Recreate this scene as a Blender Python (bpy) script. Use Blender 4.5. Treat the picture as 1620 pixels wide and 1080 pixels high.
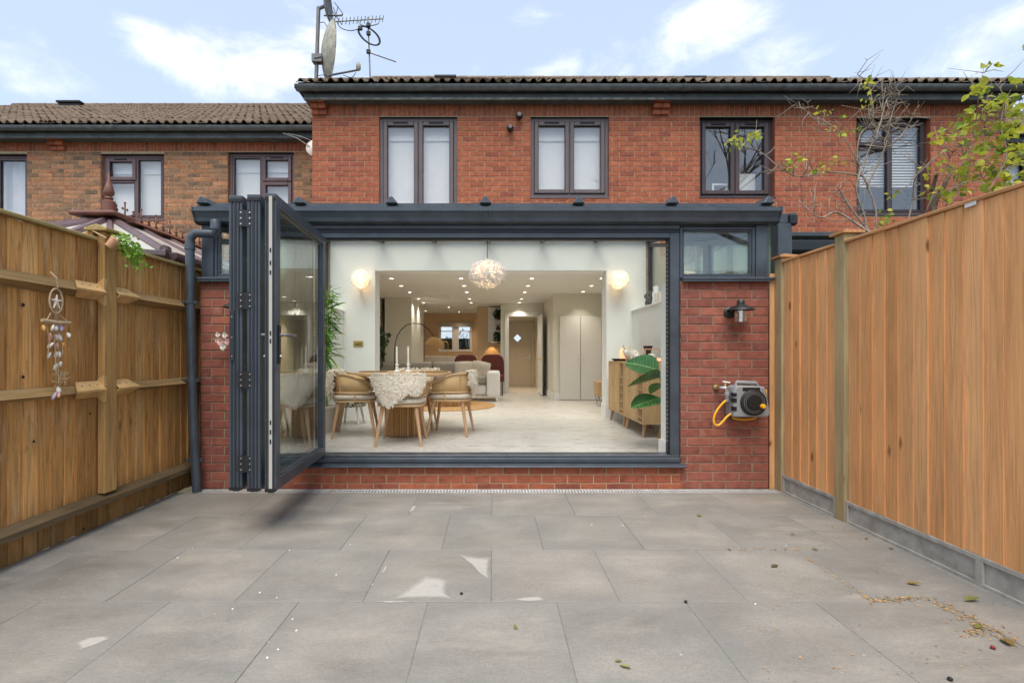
import bpy, bmesh, math, random
from mathutils import Vector, Matrix, Euler
random.seed(7)
rnd = random.random
PI = math.pi
def ru(a, b): return a + (b - a) * rnd()
for o in list(bpy.data.objects): bpy.data.objects.remove(o)
scn = bpy.context.scene
COL = scn.collection
CAMH = 1.159

# ---------------------------------------------------------------- camera
cd = bpy.data.cameras.new('camera'); cam = bpy.data.objects.new('camera', cd); COL.objects.link(cam)
cam.location = (0, 0, CAMH); cam.rotation_euler = (PI / 2, 0, 0)
cd.sensor_width = 36; cd.sensor_fit = 'HORIZONTAL'; cd.lens = 36 * 760 / 1620
cd.shift_x = 30 / 1620; cd.shift_y = 21 / 1620
cd.clip_start = 0.05; cd.clip_end = 3000
scn.camera = cam
scn.render.resolution_x = 1024; scn.render.resolution_y = 682

def X(px, Y): return (px - 780) * Y / 760          # photograph measurements to metres
def Z(py, Y): return CAMH + (561 - py) * Y / 760
def at(px, py, Y): return Vector((X(px, Y), Y, Z(py, Y)))

# ---------------------------------------------------------------- node helpers
def N(nt, typ, ins=None, **kw):
    n = nt.nodes.new('ShaderNode' + typ)
    for k, v in kw.items(): setattr(n, k, v)
    for k, v in (ins or {}).items():
        s = n.inputs[k]
        if isinstance(v, bpy.types.NodeSocket): nt.links.new(v, s)
        else: s.default_value = v
    return n
def c4(c): return (c[0], c[1], c[2], 1)
def ramp(nt, fac, stops, interp='LINEAR'):
    n = N(nt, 'ValToRGB', {0: fac}); cr = n.color_ramp; cr.interpolation = interp
    while len(cr.elements) > 1: cr.elements.remove(cr.elements[-1])
    cr.elements[0].position = stops[0][0]; cr.elements[0].color = c4(stops[0][1])
    for p, c in stops[1:]:
        e = cr.elements.new(p); e.color = c4(c)
    return n.outputs[0]
def gr(v): return (v, v, v)
def mixc(nt, fac, a, b, blend='MIX'):
    n = nt.nodes.new('ShaderNodeMix'); n.data_type = 'RGBA'; n.blend_type = blend
    for i, v in ((0, fac), (6, a), (7, b)):
        if isinstance(v, bpy.types.NodeSocket): nt.links.new(v, n.inputs[i])
        else: n.inputs[i].default_value = v if i == 0 else c4(v)
    return n.outputs[2]
def ma(nt, op, a, b=None, clamp=False):
    n = nt.nodes.new('ShaderNodeMath'); n.operation = op; n.use_clamp = clamp
    for i, v in ((0, a), (1, b)):
        if v is None: continue
        if isinstance(v, bpy.types.NodeSocket): nt.links.new(v, n.inputs[i])
        else: n.inputs[i].default_value = v
    return n.outputs[0]
def vm(nt, op, a, b):
    n = nt.nodes.new('ShaderNodeVectorMath'); n.operation = op
    for i, v in ((0, a), (1, b)):
        if isinstance(v, bpy.types.NodeSocket): nt.links.new(v, n.inputs[i])
        else: n.inputs[i].default_value = v
    return n.outputs['Value'] if op in ('DOT_PRODUCT', 'LENGTH', 'DISTANCE') else n.outputs[0]
def noise(nt, vec, scale, detail=4, rough=.55, dist=0):
    return N(nt, 'TexNoise', {'Vector': vec, 'Scale': scale, 'Detail': detail, 'Roughness': rough, 'Distortion': dist}).outputs[0]
def sstep(nt, v, a, b):
    n = N(nt, 'MapRange', {0: v, 1: a, 2: b, 3: 0.0, 4: 1.0}, interpolation_type='SMOOTHSTEP'); return n.outputs[0]
def pos(nt): return N(nt, 'NewGeometry').outputs['Position']
def rndval(nt):
    o = N(nt, 'ObjectInfo').outputs['Random']; i = N(nt, 'NewGeometry').outputs['Random Per Island']
    return ma(nt, 'FRACT', ma(nt, 'ADD', ma(nt, 'MULTIPLY', o, 7.31), ma(nt, 'MULTIPLY', i, 5.17)))
def bump(nt, h, strength=.3, dist=.01):
    return N(nt, 'Bump', {'Strength': strength, 'Distance': dist, 'Height': h}).outputs[0]
MATS = {}
def newmat(name):
    m = bpy.data.materials.new(name); m.use_nodes = True; nt = m.node_tree
    b = nt.nodes['Principled BSDF']; MATS[name] = m
    return m, nt, b
def setp(nt, b, **kw):
    for k, v in kw.items():
        k = {'base': 'Base Color', 'rough': 'Roughness', 'metal': 'Metallic', 'spec': 'Specular IOR Level', 'norm': 'Normal',
             'emc': 'Emission Color', 'ems': 'Emission Strength', 'coat': 'Coat Weight', 'sheen': 'Sheen Weight', 'sub': 'Subsurface Weight'}[k]
        if isinstance(v, bpy.types.NodeSocket): nt.links.new(v, b.inputs[k])
        else: b.inputs[k].default_value = c4(v) if isinstance(v, tuple) else v

# ---------------------------------------------------------------- sky, sun, exposure
SUN_EL, SUN_AZ = math.radians(62), math.radians(188)      # azimuth from +Y, clockwise
sund = Vector((math.sin(SUN_AZ) * math.cos(SUN_EL), math.cos(SUN_AZ) * math.cos(SUN_EL), math.sin(SUN_EL)))
w = bpy.data.worlds.new('World'); scn.world = w; w.use_nodes = True; nt = w.node_tree; nt.nodes.clear()
sky = N(nt, 'TexSky', sky_type='NISHITA', sun_disc=False, sun_elevation=SUN_EL, sun_rotation=SUN_AZ, altitude=0, air_density=1.0, dust_density=2.0, ozone_density=1.0)
gen = N(nt, 'TexCoord').outputs['Generated']
d = vm(nt, 'NORMALIZE', gen, (0, 0, 0))
dz = vm(nt, 'MULTIPLY', d, (1, 1, 1.9))
nz = noise(nt, dz, 5.2, 9, .62, .35)
nz2 = noise(nt, vm(nt, 'ADD', dz, (3.3, 1.7, .4)), 1.3, 2, .5)
base_c = ma(nt, 'ADD', ma(nt, 'MULTIPLY', nz, .95), ma(nt, 'MULTIPLY', nz2, .35))
blob = None
for px, py, r, s in ((320, 92, .12, .26), (420, 100, .10, .24), (1120, 45, .12, .34), (1215, 95, .10, .27), (1000, 112, .13, .27), (900, 118, .1, .2), (545, 75, .09, .2),
                     (520, 5, .09, .2), (840, 32, .06, .14), (1600, 60, .09, .3), (1560, 110, .05, .1), (50, 112, .07, .17), (8, 85, .04, .14), (405, 140, .06, .2)):
    v = Vector((px - 780, 760, 561 - py)).normalized(); v.z *= 1.9
    dist = vm(nt, 'DISTANCE', dz, tuple(v))
    f = ma(nt, 'MULTIPLY', ma(nt, 'SUBTRACT', 1.0, sstep(nt, dist, r * .25, r * 1.35)), s)
    blob = f if blob is None else ma(nt, 'MAXIMUM', blob, f)
cl = sstep(nt, ma(nt, 'ADD', base_c, blob), .76, 1.16)
skyc = mixc(nt, .7, sky.outputs[0], (2.7, 3.2, 4.0))            # thin high haze veiling the blue
cloudc = ramp(nt, nz, [(.35, (4.3, 4.4, 4.55)), (.62, (5.4, 5.35, 5.3))])
col = mixc(nt, cl, skyc, cloudc)
bg = N(nt, 'Background', {0: col, 1: .112})
out = N(nt, 'OutputWorld', {0: bg.outputs[0]})
sl = bpy.data.lights.new('sun', 'SUN'); sl.energy = 1.5; sl.angle = math.radians(45); sl.color = (1, .94, .84)
so = bpy.data.objects.new('sun', sl); COL.objects.link(so); so.rotation_euler = (-sund).to_track_quat('-Z', 'Y').to_euler(); so.location = (0, 0, 20)
scn.view_settings.view_transform = 'Standard'; scn.view_settings.look = 'None'
scn.view_settings.exposure = 1.33; scn.view_settings.gamma = 1
scn.render.engine = 'CYCLES'
scn.cycles.max_bounces = 7; scn.cycles.diffuse_bounces = 4; scn.cycles.glossy_bounces = 4; scn.cycles.transparent_max_bounces = 32
scn.cycles.transmission_bounces = 6; scn.cycles.caustics_reflective = False; scn.cycles.caustics_refractive = False; scn.cycles.sample_clamp_indirect = 6

# ---------------------------------------------------------------- object helpers
WL = {}
def link(o, parent=None, wl=None):
    COL.objects.link(o)
    wl = Vector(wl) if wl is not None else Vector((0, 0, 0))
    WL[o.name] = wl
    if parent is not None:
        o.parent = parent; o.location = wl - WL[parent.name]
    else: o.location = wl
    return o
def tag(o, label=None, cat=None, group=None, kind=None):
    if label: o['label'] = label
    if cat: o['category'] = cat
    if group: o['group'] = group
    if kind: o['kind'] = kind
    return o
def thing(name, loc, label, cat, group=None):
    o = bpy.data.objects.new(name, None); o.empty_display_size = .1
    link(o, None, loc); return tag(o, label, cat, group)
class MB:
    def __init__(s): s.v = []; s.f = []
    def add(s, vs, fs):
        n = len(s.v); s.v += [tuple(v) for v in vs]; s.f += [tuple(i + n for i in f) for f in fs]; return s
    def box(s, x0, x1, y0, y1, z0, z1):
        if x0 > x1: x0, x1 = x1, x0
        if y0 > y1: y0, y1 = y1, y0
        if z0 > z1: z0, z1 = z1, z0
        return s.add([(x0, y0, z0), (x1, y0, z0), (x1, y1, z0), (x0, y1, z0), (x0, y0, z1), (x1, y0, z1), (x1, y1, z1), (x0, y1, z1)],
                     [(0, 3, 2, 1), (4, 5, 6, 7), (0, 1, 5, 4), (1, 2, 6, 5), (2, 3, 7, 6), (3, 0, 4, 7)])
    def tube(s, pts, r, n=8, cap=True, closed=False):
        pts = [Vector(p) for p in pts]; m = len(pts)
        rs = r if isinstance(r, (list, tuple)) else [r] * m
        vs = []; fs = []; up = None
        for i, p in enumerate(pts):
            if closed: t = (pts[(i + 1) % m] - pts[i - 1])
            else: t = pts[min(i + 1, m - 1)] - pts[max(i - 1, 0)]
            if t.length < 1e-9: t = Vector((0, 0, 1))
            t.normalize()
            if up is None:
                up = Vector((0, 0, 1)) if abs(t.z) < .9 else Vector((1, 0, 0))
            a = t.cross(up)
            if a.length < 1e-5: a = t.cross(Vector((1, .3, 0)))
            a.normalize(); b = a.cross(t).normalized(); up = b
            for k in range(n):
                q = 2 * PI * k / n; vs.append(p + a * (rs[i] * math.cos(q)) + b * (rs[i] * math.sin(q)))
        for i in range(m if closed else m - 1):
            j = (i + 1) % m
            for k in range(n):
                fs.append((i * n + k, i * n + (k + 1) % n, j * n + (k + 1) % n, j * n + k))
        if cap and not closed:
            fs.append(tuple(range(n - 1, -1, -1))); fs.append(tuple((m - 1) * n + k for k in range(n)))
        return s.add(vs, fs)
    def lathe(s, prof, c=(0, 0, 0), axis='Z', n=24, cap=True):
        vs = []; fs = []; c = Vector(c)
        for r, h in prof:
            for k in range(n):
                q = 2 * PI * k / n; a, b = r * math.cos(q), r * math.sin(q)
                vs.append(c + (Vector((a, b, h)) if axis == 'Z' else Vector((a, h, b)) if axis == 'Y' else Vector((h, a, b))))
        m = len(prof)
        for i in range(m - 1):
            for k in range(n):
                f = (i * n + k, i * n + (k + 1) % n, (i + 1) * n + (k + 1) % n, (i + 1) * n + k)
                fs.append(f if axis != 'Y' else f[::-1])
        if cap:
            fs.append(tuple(range(n))[::-1]); fs.append(tuple((m - 1) * n + k for k in range(n)))
        return s.add(vs, fs)
    def prism(s, poly, a, b, axis='X'):
        # poly: 2D points; extruded from a to b along axis
        def mk(u, v, t): return (t, u, v) if axis == 'X' else (u, t, v) if axis == 'Y' else (u, v, t)
        n = len(poly); vs = [mk(u, v, a) for u, v in poly] + [mk(u, v, b) for u, v in poly]
        fs = [tuple(range(n - 1, -1, -1)), tuple(range(n, 2 * n))] + [(i, (i + 1) % n, n + (i + 1) % n, n + i) for i in range(n)]
        return s.add(vs, fs)
    def quad(s, a, b, c, d): return s.add([a, b, c, d], [(0, 1, 2, 3)])
    def mesh(s, name, mat, smooth=False, bevel=0, seg=1, c=None, fix=True):
        me = bpy.data.meshes.new(name)
        c = Vector((0, 0, 0)) if c is None else c
        me.from_pydata([(v[0] - c[0], v[1] - c[1], v[2] - c[2]) for v in s.v], [], s.f)
        if fix or bevel:
            bm = bmesh.new(); bm.from_mesh(me)
            bmesh.ops.recalc_face_normals(bm, faces=bm.faces)
            if bevel: bmesh.ops.bevel(bm, geom=[e for e in bm.edges if len(e.link_faces) == 2 and e.calc_face_angle(0) > .5], offset=bevel, segments=seg, profile=.5, affect='EDGES', clamp_overlap=True)
            bm.to_mesh(me); bm.free()
        if smooth:
            for p in me.polygons: p.use_smooth = True
            if smooth != 'all':
                try: me.set_sharp_from_angle(angle=.7)
                except Exception: pass
        if mat: me.materials.append(MATS[mat])
        return me
    def center(s):
        xs, ys, zs = zip(*s.v); return Vector(((min(xs) + max(xs)) / 2, (min(ys) + max(ys)) / 2, (min(zs) + max(zs)) / 2))
    def build(s, name, mat, parent=None, smooth=False, bevel=0, seg=1, label=None, cat=None, group=None, kind=None, fix=True):
        c = s.center(); me = s.mesh(name, mat, smooth, bevel, seg, c, fix)
        o = bpy.data.objects.new(name, me); link(o, parent, c)
        return tag(o, label, cat, group, kind)
def BX(*a): return MB().box(*a)
def inst(name, me, loc, parent=None, rot=None, scale=None):
    o = bpy.data.objects.new(name, me); link(o, parent, loc)
    if rot is not None: o.rotation_euler = rot
    if scale is not None: o.scale = scale
    return o
def copy_tree(o, parent=None):
    c = o.copy(); COL.objects.link(c); c.parent = parent; WL[c.name] = WL.get(o.name, Vector())
    for ch in list(o.children): copy_tree(ch, c)
    return c
def frame(x0, x1, z0, z1, y0, y1, t, tb=None, tt=None):
    m = MB(); tb = t if tb is None else tb; tt = t if tt is None else tt
    m.box(x0, x0 + t, y0, y1, z0, z1); m.box(x1 - t, x1, y0, y1, z0, z1)
    m.box(x0 + t, x1 - t, y0, y1, z0, z0 + tb); m.box(x0 + t, x1 - t, y0, y1, z1 - tt, z1); return m
# ---------------------------------------------------------------- materials
def m_plain(name, col, rough=.6, spec=.4, metal=0, var=.08, sc=8, bs=.0, bsc=60, **kw):
    m, nt, b = newmat(name); p = pos(nt)
    n = noise(nt, p, sc, 5)
    c = mixc(nt, 1.0, col, ramp(nt, n, [(.3, gr(1 - var)), (.7, gr(1 + var))]), 'MULTIPLY')
    setp(nt, b, base=c, rough=rough, spec=spec, metal=metal, **kw)
    if bs: setp(nt, b, norm=bump(nt, noise(nt, p, bsc, 4), bs, .004))
    return m
def m_brick(name, stops, pale=.25, palec=(.52, .42, .36), interp='LINEAR', mott=.3, zdirt=0):
    m, nt, b = newmat(name); p = pos(nt); r = rndval(nt)
    c = ramp(nt, r, stops, interp)
    pr = vm(nt, 'ADD', p, N(nt, 'CombineXYZ', {0: ma(nt, 'MULTIPLY', r, 9), 2: ma(nt, 'MULTIPLY', r, 5)}).outputs[0])
    n1 = noise(nt, pr, 16, 6, .65)
    c = mixc(nt, 1.0, c, ramp(nt, n1, [(.3, gr(1 - mott)), (.5, gr(1)), (.72, gr(1 + mott * .8))]), 'MULTIPLY')
    n4 = noise(nt, vm(nt, 'MULTIPLY', pr, (9, 9, 60)), 1, 4)
    c = mixc(nt, ma(nt, 'MULTIPLY', sstep(nt, n4, .62, .75), .25), c, (.06, .035, .03))
    n2 = noise(nt, p, 5.5, 7, .7)
    c = mixc(nt, ma(nt, 'MULTIPLY', sstep(nt, n2, .58, .8), pale), c, palec)
    n3 = noise(nt, p, 210, 3, .7)
    setp(nt, b, base=c, rough=.92, spec=.18, norm=bump(nt, ma(nt, 'ADD', n3, ma(nt, 'MULTIPLY', n1, 1.4)), .5, .004))
    return m
m_brick('brick_red', [(0, (.33, .102, .058)), (.25, (.39, .125, .068)), (.5, (.35, .11, .062)), (.75, (.42, .14, .073)), (.9, (.30, .095, .06)), (1, (.27, .088, .06))], .25)
m_brick('brick_dark_red', [(0, (.23, .08, .06)), (.3, (.31, .108, .074)), (.55, (.26, .092, .068)), (.8, (.35, .125, .082)), (1, (.21, .078, .062))], .65, (.44, .34, .31))
m_brick('brick_brown', [(0, (.34, .16, .085)), (.2, (.42, .21, .11)), (.36, (.17, .115, .075)), (.5, (.39, .20, .115)), (.62, (.22, .14, .085)), (.75, (.44, .21, .11)), (.88, (.14, .105, .075)), (1, (.4, .17, .085))], .3, (.42, .34, .24), mott=.42)
def m_mortar(name, col):
    m, nt, b = newmat(name); p = pos(nt)
    c = mixc(nt, 1.0, col, ramp(nt, noise(nt, p, 22, 6, .7), [(.3, gr(.72)), (.7, gr(1.15))]), 'MULTIPLY')
    setp(nt, b, base=c, rough=.95, spec=.1, norm=bump(nt, noise(nt, p, 180, 3), .6, .004)); return m
m_mortar('mortar', (.48, .36, .23)); m_mortar('mortar_grey', (.31, .25, .18)); m_mortar('mortar_buff', (.5, .385, .25))

def m_wood(name, stops, axis='Z', knots=.55, wear=.0, wearc=(.3, .26, .2), moss=0, rough=.8, gstr=.4, stain=0, ringf=42.0, streak=0):
    m, nt, b = newmat(name); p = pos(nt); r = rndval(nt)
    off = N(nt, 'CombineXYZ', {0: ma(nt, 'MULTIPLY', r, 31), 1: ma(nt, 'MULTIPLY', r, 17), 2: ma(nt, 'MULTIPLY', r, 23)}).outputs[0]
    q = vm(nt, 'ADD', p, off)
    L = {'X': (.05, 1, 1), 'Y': (1, .05, 1), 'Z': (1, 1, .05)}[axis]; L2 = {'X': (.2, 1, 1), 'Y': (1, .2, 1), 'Z': (1, 1, .2)}[axis]
    c = ramp(nt, r, stops)
    vor = N(nt, 'TexVoronoi', {'Vector': vm(nt, 'MULTIPLY', q, L2), 'Scale': 9.0, 'Randomness': 1.0}, feature='F1').outputs['Distance']
    warp = noise(nt, vm(nt, 'MULTIPLY', q, L), 16, 2, .45)
    ring = ma(nt, 'SINE', ma(nt, 'MULTIPLY', warp, ringf))
    ring = ma(nt, 'MULTIPLY', ma(nt, 'MULTIPLY', ring, ring), ring)
    g1 = noise(nt, vm(nt, 'MULTIPLY', q, L), 75, 5, .7)
    g = ma(nt, 'ADD', ma(nt, 'MULTIPLY', ring, .62), ma(nt, 'MULTIPLY', ma(nt, 'SUBTRACT', g1, .5), 2.0))
    c = mixc(nt, 1.0, c, ramp(nt, ma(nt, 'ADD', ma(nt, 'MULTIPLY', g, .25), .5), [(.1, gr(1 - gstr)), (.5, gr(1)), (.9, gr(1 + gstr * .55))]), 'MULTIPLY')
    blotch = noise(nt, vm(nt, 'MULTIPLY', q, L2), 5, 5, .6)
    c = mixc(nt, 1.0, c, ramp(nt, blotch, [(.3, gr(.82)), (.7, gr(1.16))]), 'MULTIPLY')
    if streak:
        s1 = noise(nt, vm(nt, 'MULTIPLY', q, L2), 26, 6, .75); s2 = noise(nt, q, 3.3, 5, .65)
        c = mixc(nt, ma(nt, 'MULTIPLY', ma(nt, 'MULTIPLY', sstep(nt, s1, .52, .7), sstep(nt, s2, .38, .6)), streak), c, (.16, .085, .035))
    if knots:
        LK = {'X': (.45, 1, 1), 'Y': (1, .45, 1), 'Z': (1, 1, .45)}[axis]
        vk = N(nt, 'TexVoronoi', {'Vector': vm(nt, 'MULTIPLY', q, LK), 'Scale': 6.0, 'Randomness': 1.0}, feature='F1').outputs['Distance']
        kn = ma(nt, 'SUBTRACT', 1.0, sstep(nt, ma(nt, 'ADD', vk, ma(nt, 'MULTIPLY', ma(nt, 'SUBTRACT', noise(nt, q, 40, 2), .5), .06)), .05, .15))
        pick = sstep(nt, noise(nt, q, 2.1, 1), .4, .46)
        c = mixc(nt, ma(nt, 'MULTIPLY', ma(nt, 'MULTIPLY', kn, pick), knots), c, (.13, .055, .02))
    if wear:
        wn = noise(nt, vm(nt, 'MULTIPLY', q, L2), 12, 7, .75)
        c = mixc(nt, ma(nt, 'MULTIPLY', sstep(nt, wn, .52, .72), wear), c, wearc)
    if moss:
        z = N(nt, 'SeparateXYZ', {0: p}).outputs[2]
        mn = noise(nt, p, 7, 6, .7)
        f = ma(nt, 'MULTIPLY', ma(nt, 'SUBTRACT', 1.0, sstep(nt, ma(nt, 'ADD', z, ma(nt, 'MULTIPLY', mn, .35)), .22, .52)), moss)
        c = mixc(nt, f, c, (.075, .065, .03))
    if stain:
        sn = sstep(nt, noise(nt, p, 4.5, 8, .75), .6, .74)
        z = N(nt, 'SeparateXYZ', {0: p}).outputs[2]
        c = mixc(nt, ma(nt, 'MULTIPLY', ma(nt, 'MULTIPLY', sn, ma(nt, 'SUBTRACT', 1.0, sstep(nt, z, .3, 1.1))), stain), c, (.5, .43, .36))
    setp(nt, b, base=c, rough=rough, spec=.22, norm=bump(nt, g, .28, .004)); return m
m_wood('fence_old', [(0, (.44, .22, .072)), (.3, (.67, .345, .112)), (.6, (.53, .27, .09)), (.85, (.76, .42, .155)), (1, (.40, .22, .085))], wear=.6, wearc=(.68, .52, .31), moss=.5, gstr=.68, streak=.55)
m_wood('fence_old_rail', [(0, (.30, .195, .085)), (1, (.37, .235, .10))], 'Y', wear=.75, wearc=(.34, .30, .2), gstr=.5)
m_wood('fence_ledge', [(0, (.12, .088, .045)), (1, (.15, .105, .055))], 'Y', wear=.6, wearc=(.33, .28, .2), gstr=.5, knots=.2)
m_wood('fence_old_cap', [(0, (.34, .25, .105)), (1, (.4, .29, .12))], 'Y', wear=.5, wearc=(.24, .23, .13), gstr=.4)
m_wood('fence_old_post', [(0, (.47, .27, .10)), (1, (.52, .3, .11))], wear=.45, wearc=(.36, .34, .17), gstr=.5)
m_wood('fence_new', [(0, (.63, .305, .122)), (.25, (.76, .38, .158)), (.5, (.68, .335, .136)), (.8, (.82, .44, .195)), (1, (.60, .30, .124))], knots=.85, stain=.9, gstr=.28, streak=.07, wear=.3, wearc=(.86, .53, .27))
m_wood('fence_new_cap', [(0, (.5, .25, .105)), (1, (.55, .28, .12))], 'Y', knots=.1)
m_wood('fence_post_green', [(0, (.34, .26, .13)), (1, (.38, .285, .15))], knots=.6, gstr=.35)
m_wood('oak', [(0, (.56, .36, .18)), (1, (.64, .43, .23))], 'Z', knots=.05, gstr=.22, rough=.5)
m_wood('oak_h', [(0, (.57, .37, .19)), (1, (.63, .42, .22))], 'X', knots=.05, gstr=.2, rough=.45)
m_wood('oak_slat', [(0, (.36, .19, .065)), (.5, (.48, .27, .1)), (1, (.58, .35, .15))], 'Z', knots=0, gstr=.2, rough=.5)
m_wood('leg_wood', [(0, (.52, .31, .17)), (1, (.58, .37, .21))], 'Z', knots=0, gstr=.15, rough=.5)

def m_slab():
    m, nt, b = newmat('slab'); p = pos(nt); r = rndval(nt)
    q = vm(nt, 'ADD', p, N(nt, 'CombineXYZ', {0: ma(nt, 'MULTIPLY', r, 13), 1: ma(nt, 'MULTIPLY', r, 29)}).outputs[0])
    c = ramp(nt, r, [(0, (.215, .2, .176)), (.25, (.28, .26, .226)), (.5, (.245, .232, .206)), (.75, (.27, .25, .218)), (1, (.30, .272, .234))])
    n1 = noise(nt, vm(nt, 'MULTIPLY', q, (.55, 1, 1)), 3.2, 8, .62, .3)
    c = mixc(nt, 1.0, c, ramp(nt, n1, [(.25, gr(.70)), (.5, gr(1)), (.75, gr(1.25))]), 'MULTIPLY')
    n2 = noise(nt, q, 90, 3, .8)
    c = mixc(nt, 1.0, c, ramp(nt, n2, [(.25, gr(.82)), (.75, gr(1.18))]), 'MULTIPLY')
    n3 = noise(nt, vm(nt, 'MULTIPLY', q, (.4, 1.5, 1)), 2.1, 8, .72)
    c = mixc(nt, ma(nt, 'MULTIPLY', sstep(nt, n3, .5, .7), .6), c, (.41, .365, .31))
    n5 = noise(nt, vm(nt, 'ADD', p, (4, 9, 0)), 1.5, 7, .7)
    c = mixc(nt, ma(nt, 'MULTIPLY', sstep(nt, n5, .5, .66), .5), c, (.19, .192, .182))
    sp = N(nt, 'TexVoronoi', {'Vector': p, 'Scale': 9.0}).outputs['Distance']
    spk = ma(nt, 'MULTIPLY', ma(nt, 'SUBTRACT', 1.0, sstep(nt, sp, .035, .06)), sstep(nt, noise(nt, p, 3, 2), .56, .6))
    c = mixc(nt, ma(nt, 'MULTIPLY', spk, .6), c, (.62, .58, .52))
    oc = N(nt, 'SeparateXYZ', {0: N(nt, 'TexCoord').outputs['Object']}).outputs
    ed = ma(nt, 'MAXIMUM', ma(nt, 'ABSOLUTE', oc[0]), ma(nt, 'ABSOLUTE', oc[1]))
    en = noise(nt, p, 6, 6, .7)
    c = mixc(nt, ma(nt, 'MULTIPLY', sstep(nt, ma(nt, 'ADD', ed, ma(nt, 'MULTIPLY', ma(nt, 'SUBTRACT', en, .5), .35)), .16, .3), .5), c, (.225, .222, .205))
    br = noise(nt, vm(nt, 'MULTIPLY', q, (14, 38, 1)), 2.2, 5, .75)
    c = mixc(nt, 1.0, c, ramp(nt, br, [(.3, gr(.9)), (.7, gr(1.1))]), 'MULTIPLY')
    grit = noise(nt, p, 260, 2, .8)
    c = mixc(nt, 1.0, c, ramp(nt, grit, [(.3, gr(.86)), (.7, gr(1.12))]), 'MULTIPLY')
    setp(nt, b, base=c, rough=ramp(nt, n1, [(.3, gr(.5)), (.7, gr(.72))]), spec=.3, norm=bump(nt, ma(nt, 'ADD', n2, n1), .16, .003))
m_slab()
def m_floor():
    m, nt, b = newmat('vinyl_floor'); p = pos(nt)
    q = vm(nt, 'MULTIPLY', p, (1, 2.6, 1))
    n1 = noise(nt, q, 3.2, 9, .68, .9)
    c = ramp(nt, n1, [(.3, (.31, .275, .225)), (.43, (.56, .52, .445)), (.52, (.72, .685, .615)), (.64, (.38, .345, .29))])
    c = mixc(nt, .25, c, ramp(nt, noise(nt, vm(nt, 'MULTIPLY', p, (3, 30, 1)), 2, 6, .7), [(.3, gr(.4)), (.7, gr(.75))]))
    setp(nt, b, base=c, rough=.32, spec=.35)
m_floor()
m_plain('concrete', (.36, .34, .3), .9, .2, var=.25, sc=14, bs=.5, bsc=90)
m_plain('joint_sand', (.2, .18, .15), .95, .1, var=.25, sc=30)
m_plain('earth', (.11, .105, .07), .95, .1, var=.3, sc=4)
m_plain('anthracite', (.054, .067, .083), .36, .5, var=.22, sc=7)
m_plain('anthracite_dark', (.022, .028, .037), .5, .4, var=.1)
m_plain('gutter_black', (.095, .106, .112), .4, .5, var=.35, sc=9, bs=.05)
m_plain('soffit', (.085, .097, .1), .5, .4, var=.3, sc=6)
m_plain('fascia_worn', (.2, .2, .18), .7, .3, var=.6, sc=11, bs=.1)
m_plain('upvc_brown', (.066, .044, .043), .35, .5, var=.15, sc=5)
m_plain('upvc_grey_brown', (.125, .098, .098), .4, .45, var=.1, sc=5)
m_plain('upvc_plum', (.135, .085, .088), .4, .45, var=.15, sc=5)
m_plain('upvc_red_brown', (.17, .07, .047), .5, .4, var=.2, sc=8)
m_plain('black', (.012, .012, .013), .5, .4)
m_plain('black_metal', (.018, .019, .02), .4, .5)
m_plain('metal', (.62, .62, .61), .35, .5, 1.0)
m_plain('galv', (.62, .62, .6), .5, .5, .2, var=.2, sc=20)
m_plain('bracket_tan', (.72, .46, .2), .5, .5, .15, var=.2, sc=10)
m_plain('brass', (.75, .55, .2), .3, .5, 1.0)
m_plain('gold', (.62, .47, .18), .4, .5, .8)
m_plain('wall_white', (.82, .835, .775), .85, .25, var=.015)
m_plain('wall_white2', (.82, .82, .79), .85, .25, var=.015)
m_plain('wall_cream', (.74, .715, .62), .85, .25, var=.02)
m_plain('wall_peach', (.66, .47, .29), .85, .25, var=.03)
m_plain('ceiling_white', (.75, .74, .69), .9, .2, var=.015)
m_plain('gloss_white', (.82, .81, .78), .4, .4, var=.01)
m_plain('cupboard', (.74, .72, .67), .5, .4, var=.01)
m_plain('door_grey', (.50, .45, .385), .5, .4, var=.03)
m_plain('blind', (.9, .885, .85), .8, .3, var=.03)
m_plain('net_curtain', (.78, .79, .82), .9, .2, var=.08, sc=5)
m_plain('alu_seal', (.46, .42, .37), .5, .4, var=.05)
m_plain('cushion', (.68, .585, .46), .95, .1, var=.08, sc=30, bs=.2, bsc=300)
m_plain('linen', (.50, .45, .38), .95, .1, var=.1, sc=20, bs=.2, bsc=250)
m_plain('sofa_grey', (.33, .305, .265), .95, .1, var=.1, sc=14, bs=.2, bsc=250)
m_plain('sofa_white', (.80, .80, .78), .6, .3, var=.02)
m_plain('maroon', (.16, .055, .05), .95, .1, var=.12, sc=20)
m_plain('candle', (.86, .80, .66), .5, .4, sub=.0)
m_plain('ceramic', (.83, .81, .77), .4, .5)
m_plain('terracotta', (.55, .3, .17), .85, .2, var=.15, sc=15)
m_plain('wicker', (.30, .175, .07), .85, .2, var=.25, sc=60, bs=.5, bsc=120)
m_plain('jute', (.46, .28, .13), .95, .1, var=.25, sc=40, bs=.6, bsc=100)
m_plain('salt_pink', (.75, .30, .19), .5, .4, var=.15)
m_plain('hose_grey', (.26, .262, .265), .5, .4, var=.04)
m_plain('hose_yellow', (.85, .42, .02), .4, .4, var=.05)
m_plain('rope', (.52, .40, .25), .9, .1, var=.2, sc=60)
m_plain('shell_white', (.82, .74, .64), .45, .4, var=.15, sc=60)
m_plain('shell_pink', (.75, .38, .28), .45, .4, var=.2, sc=50)
m_plain('shell_orange', (.82, .42, .12), .45, .4, var=.2, sc=50)
m_plain('shell_lilac', (.52, .42, .55), .45, .4, var=.2, sc=50)
m_plain('dish', (.40, .38, .31), .6, .3, var=.35, sc=14)
m_plain('aerial', (.28, .28, .27), .45, .5, .6, var=.2)
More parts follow.
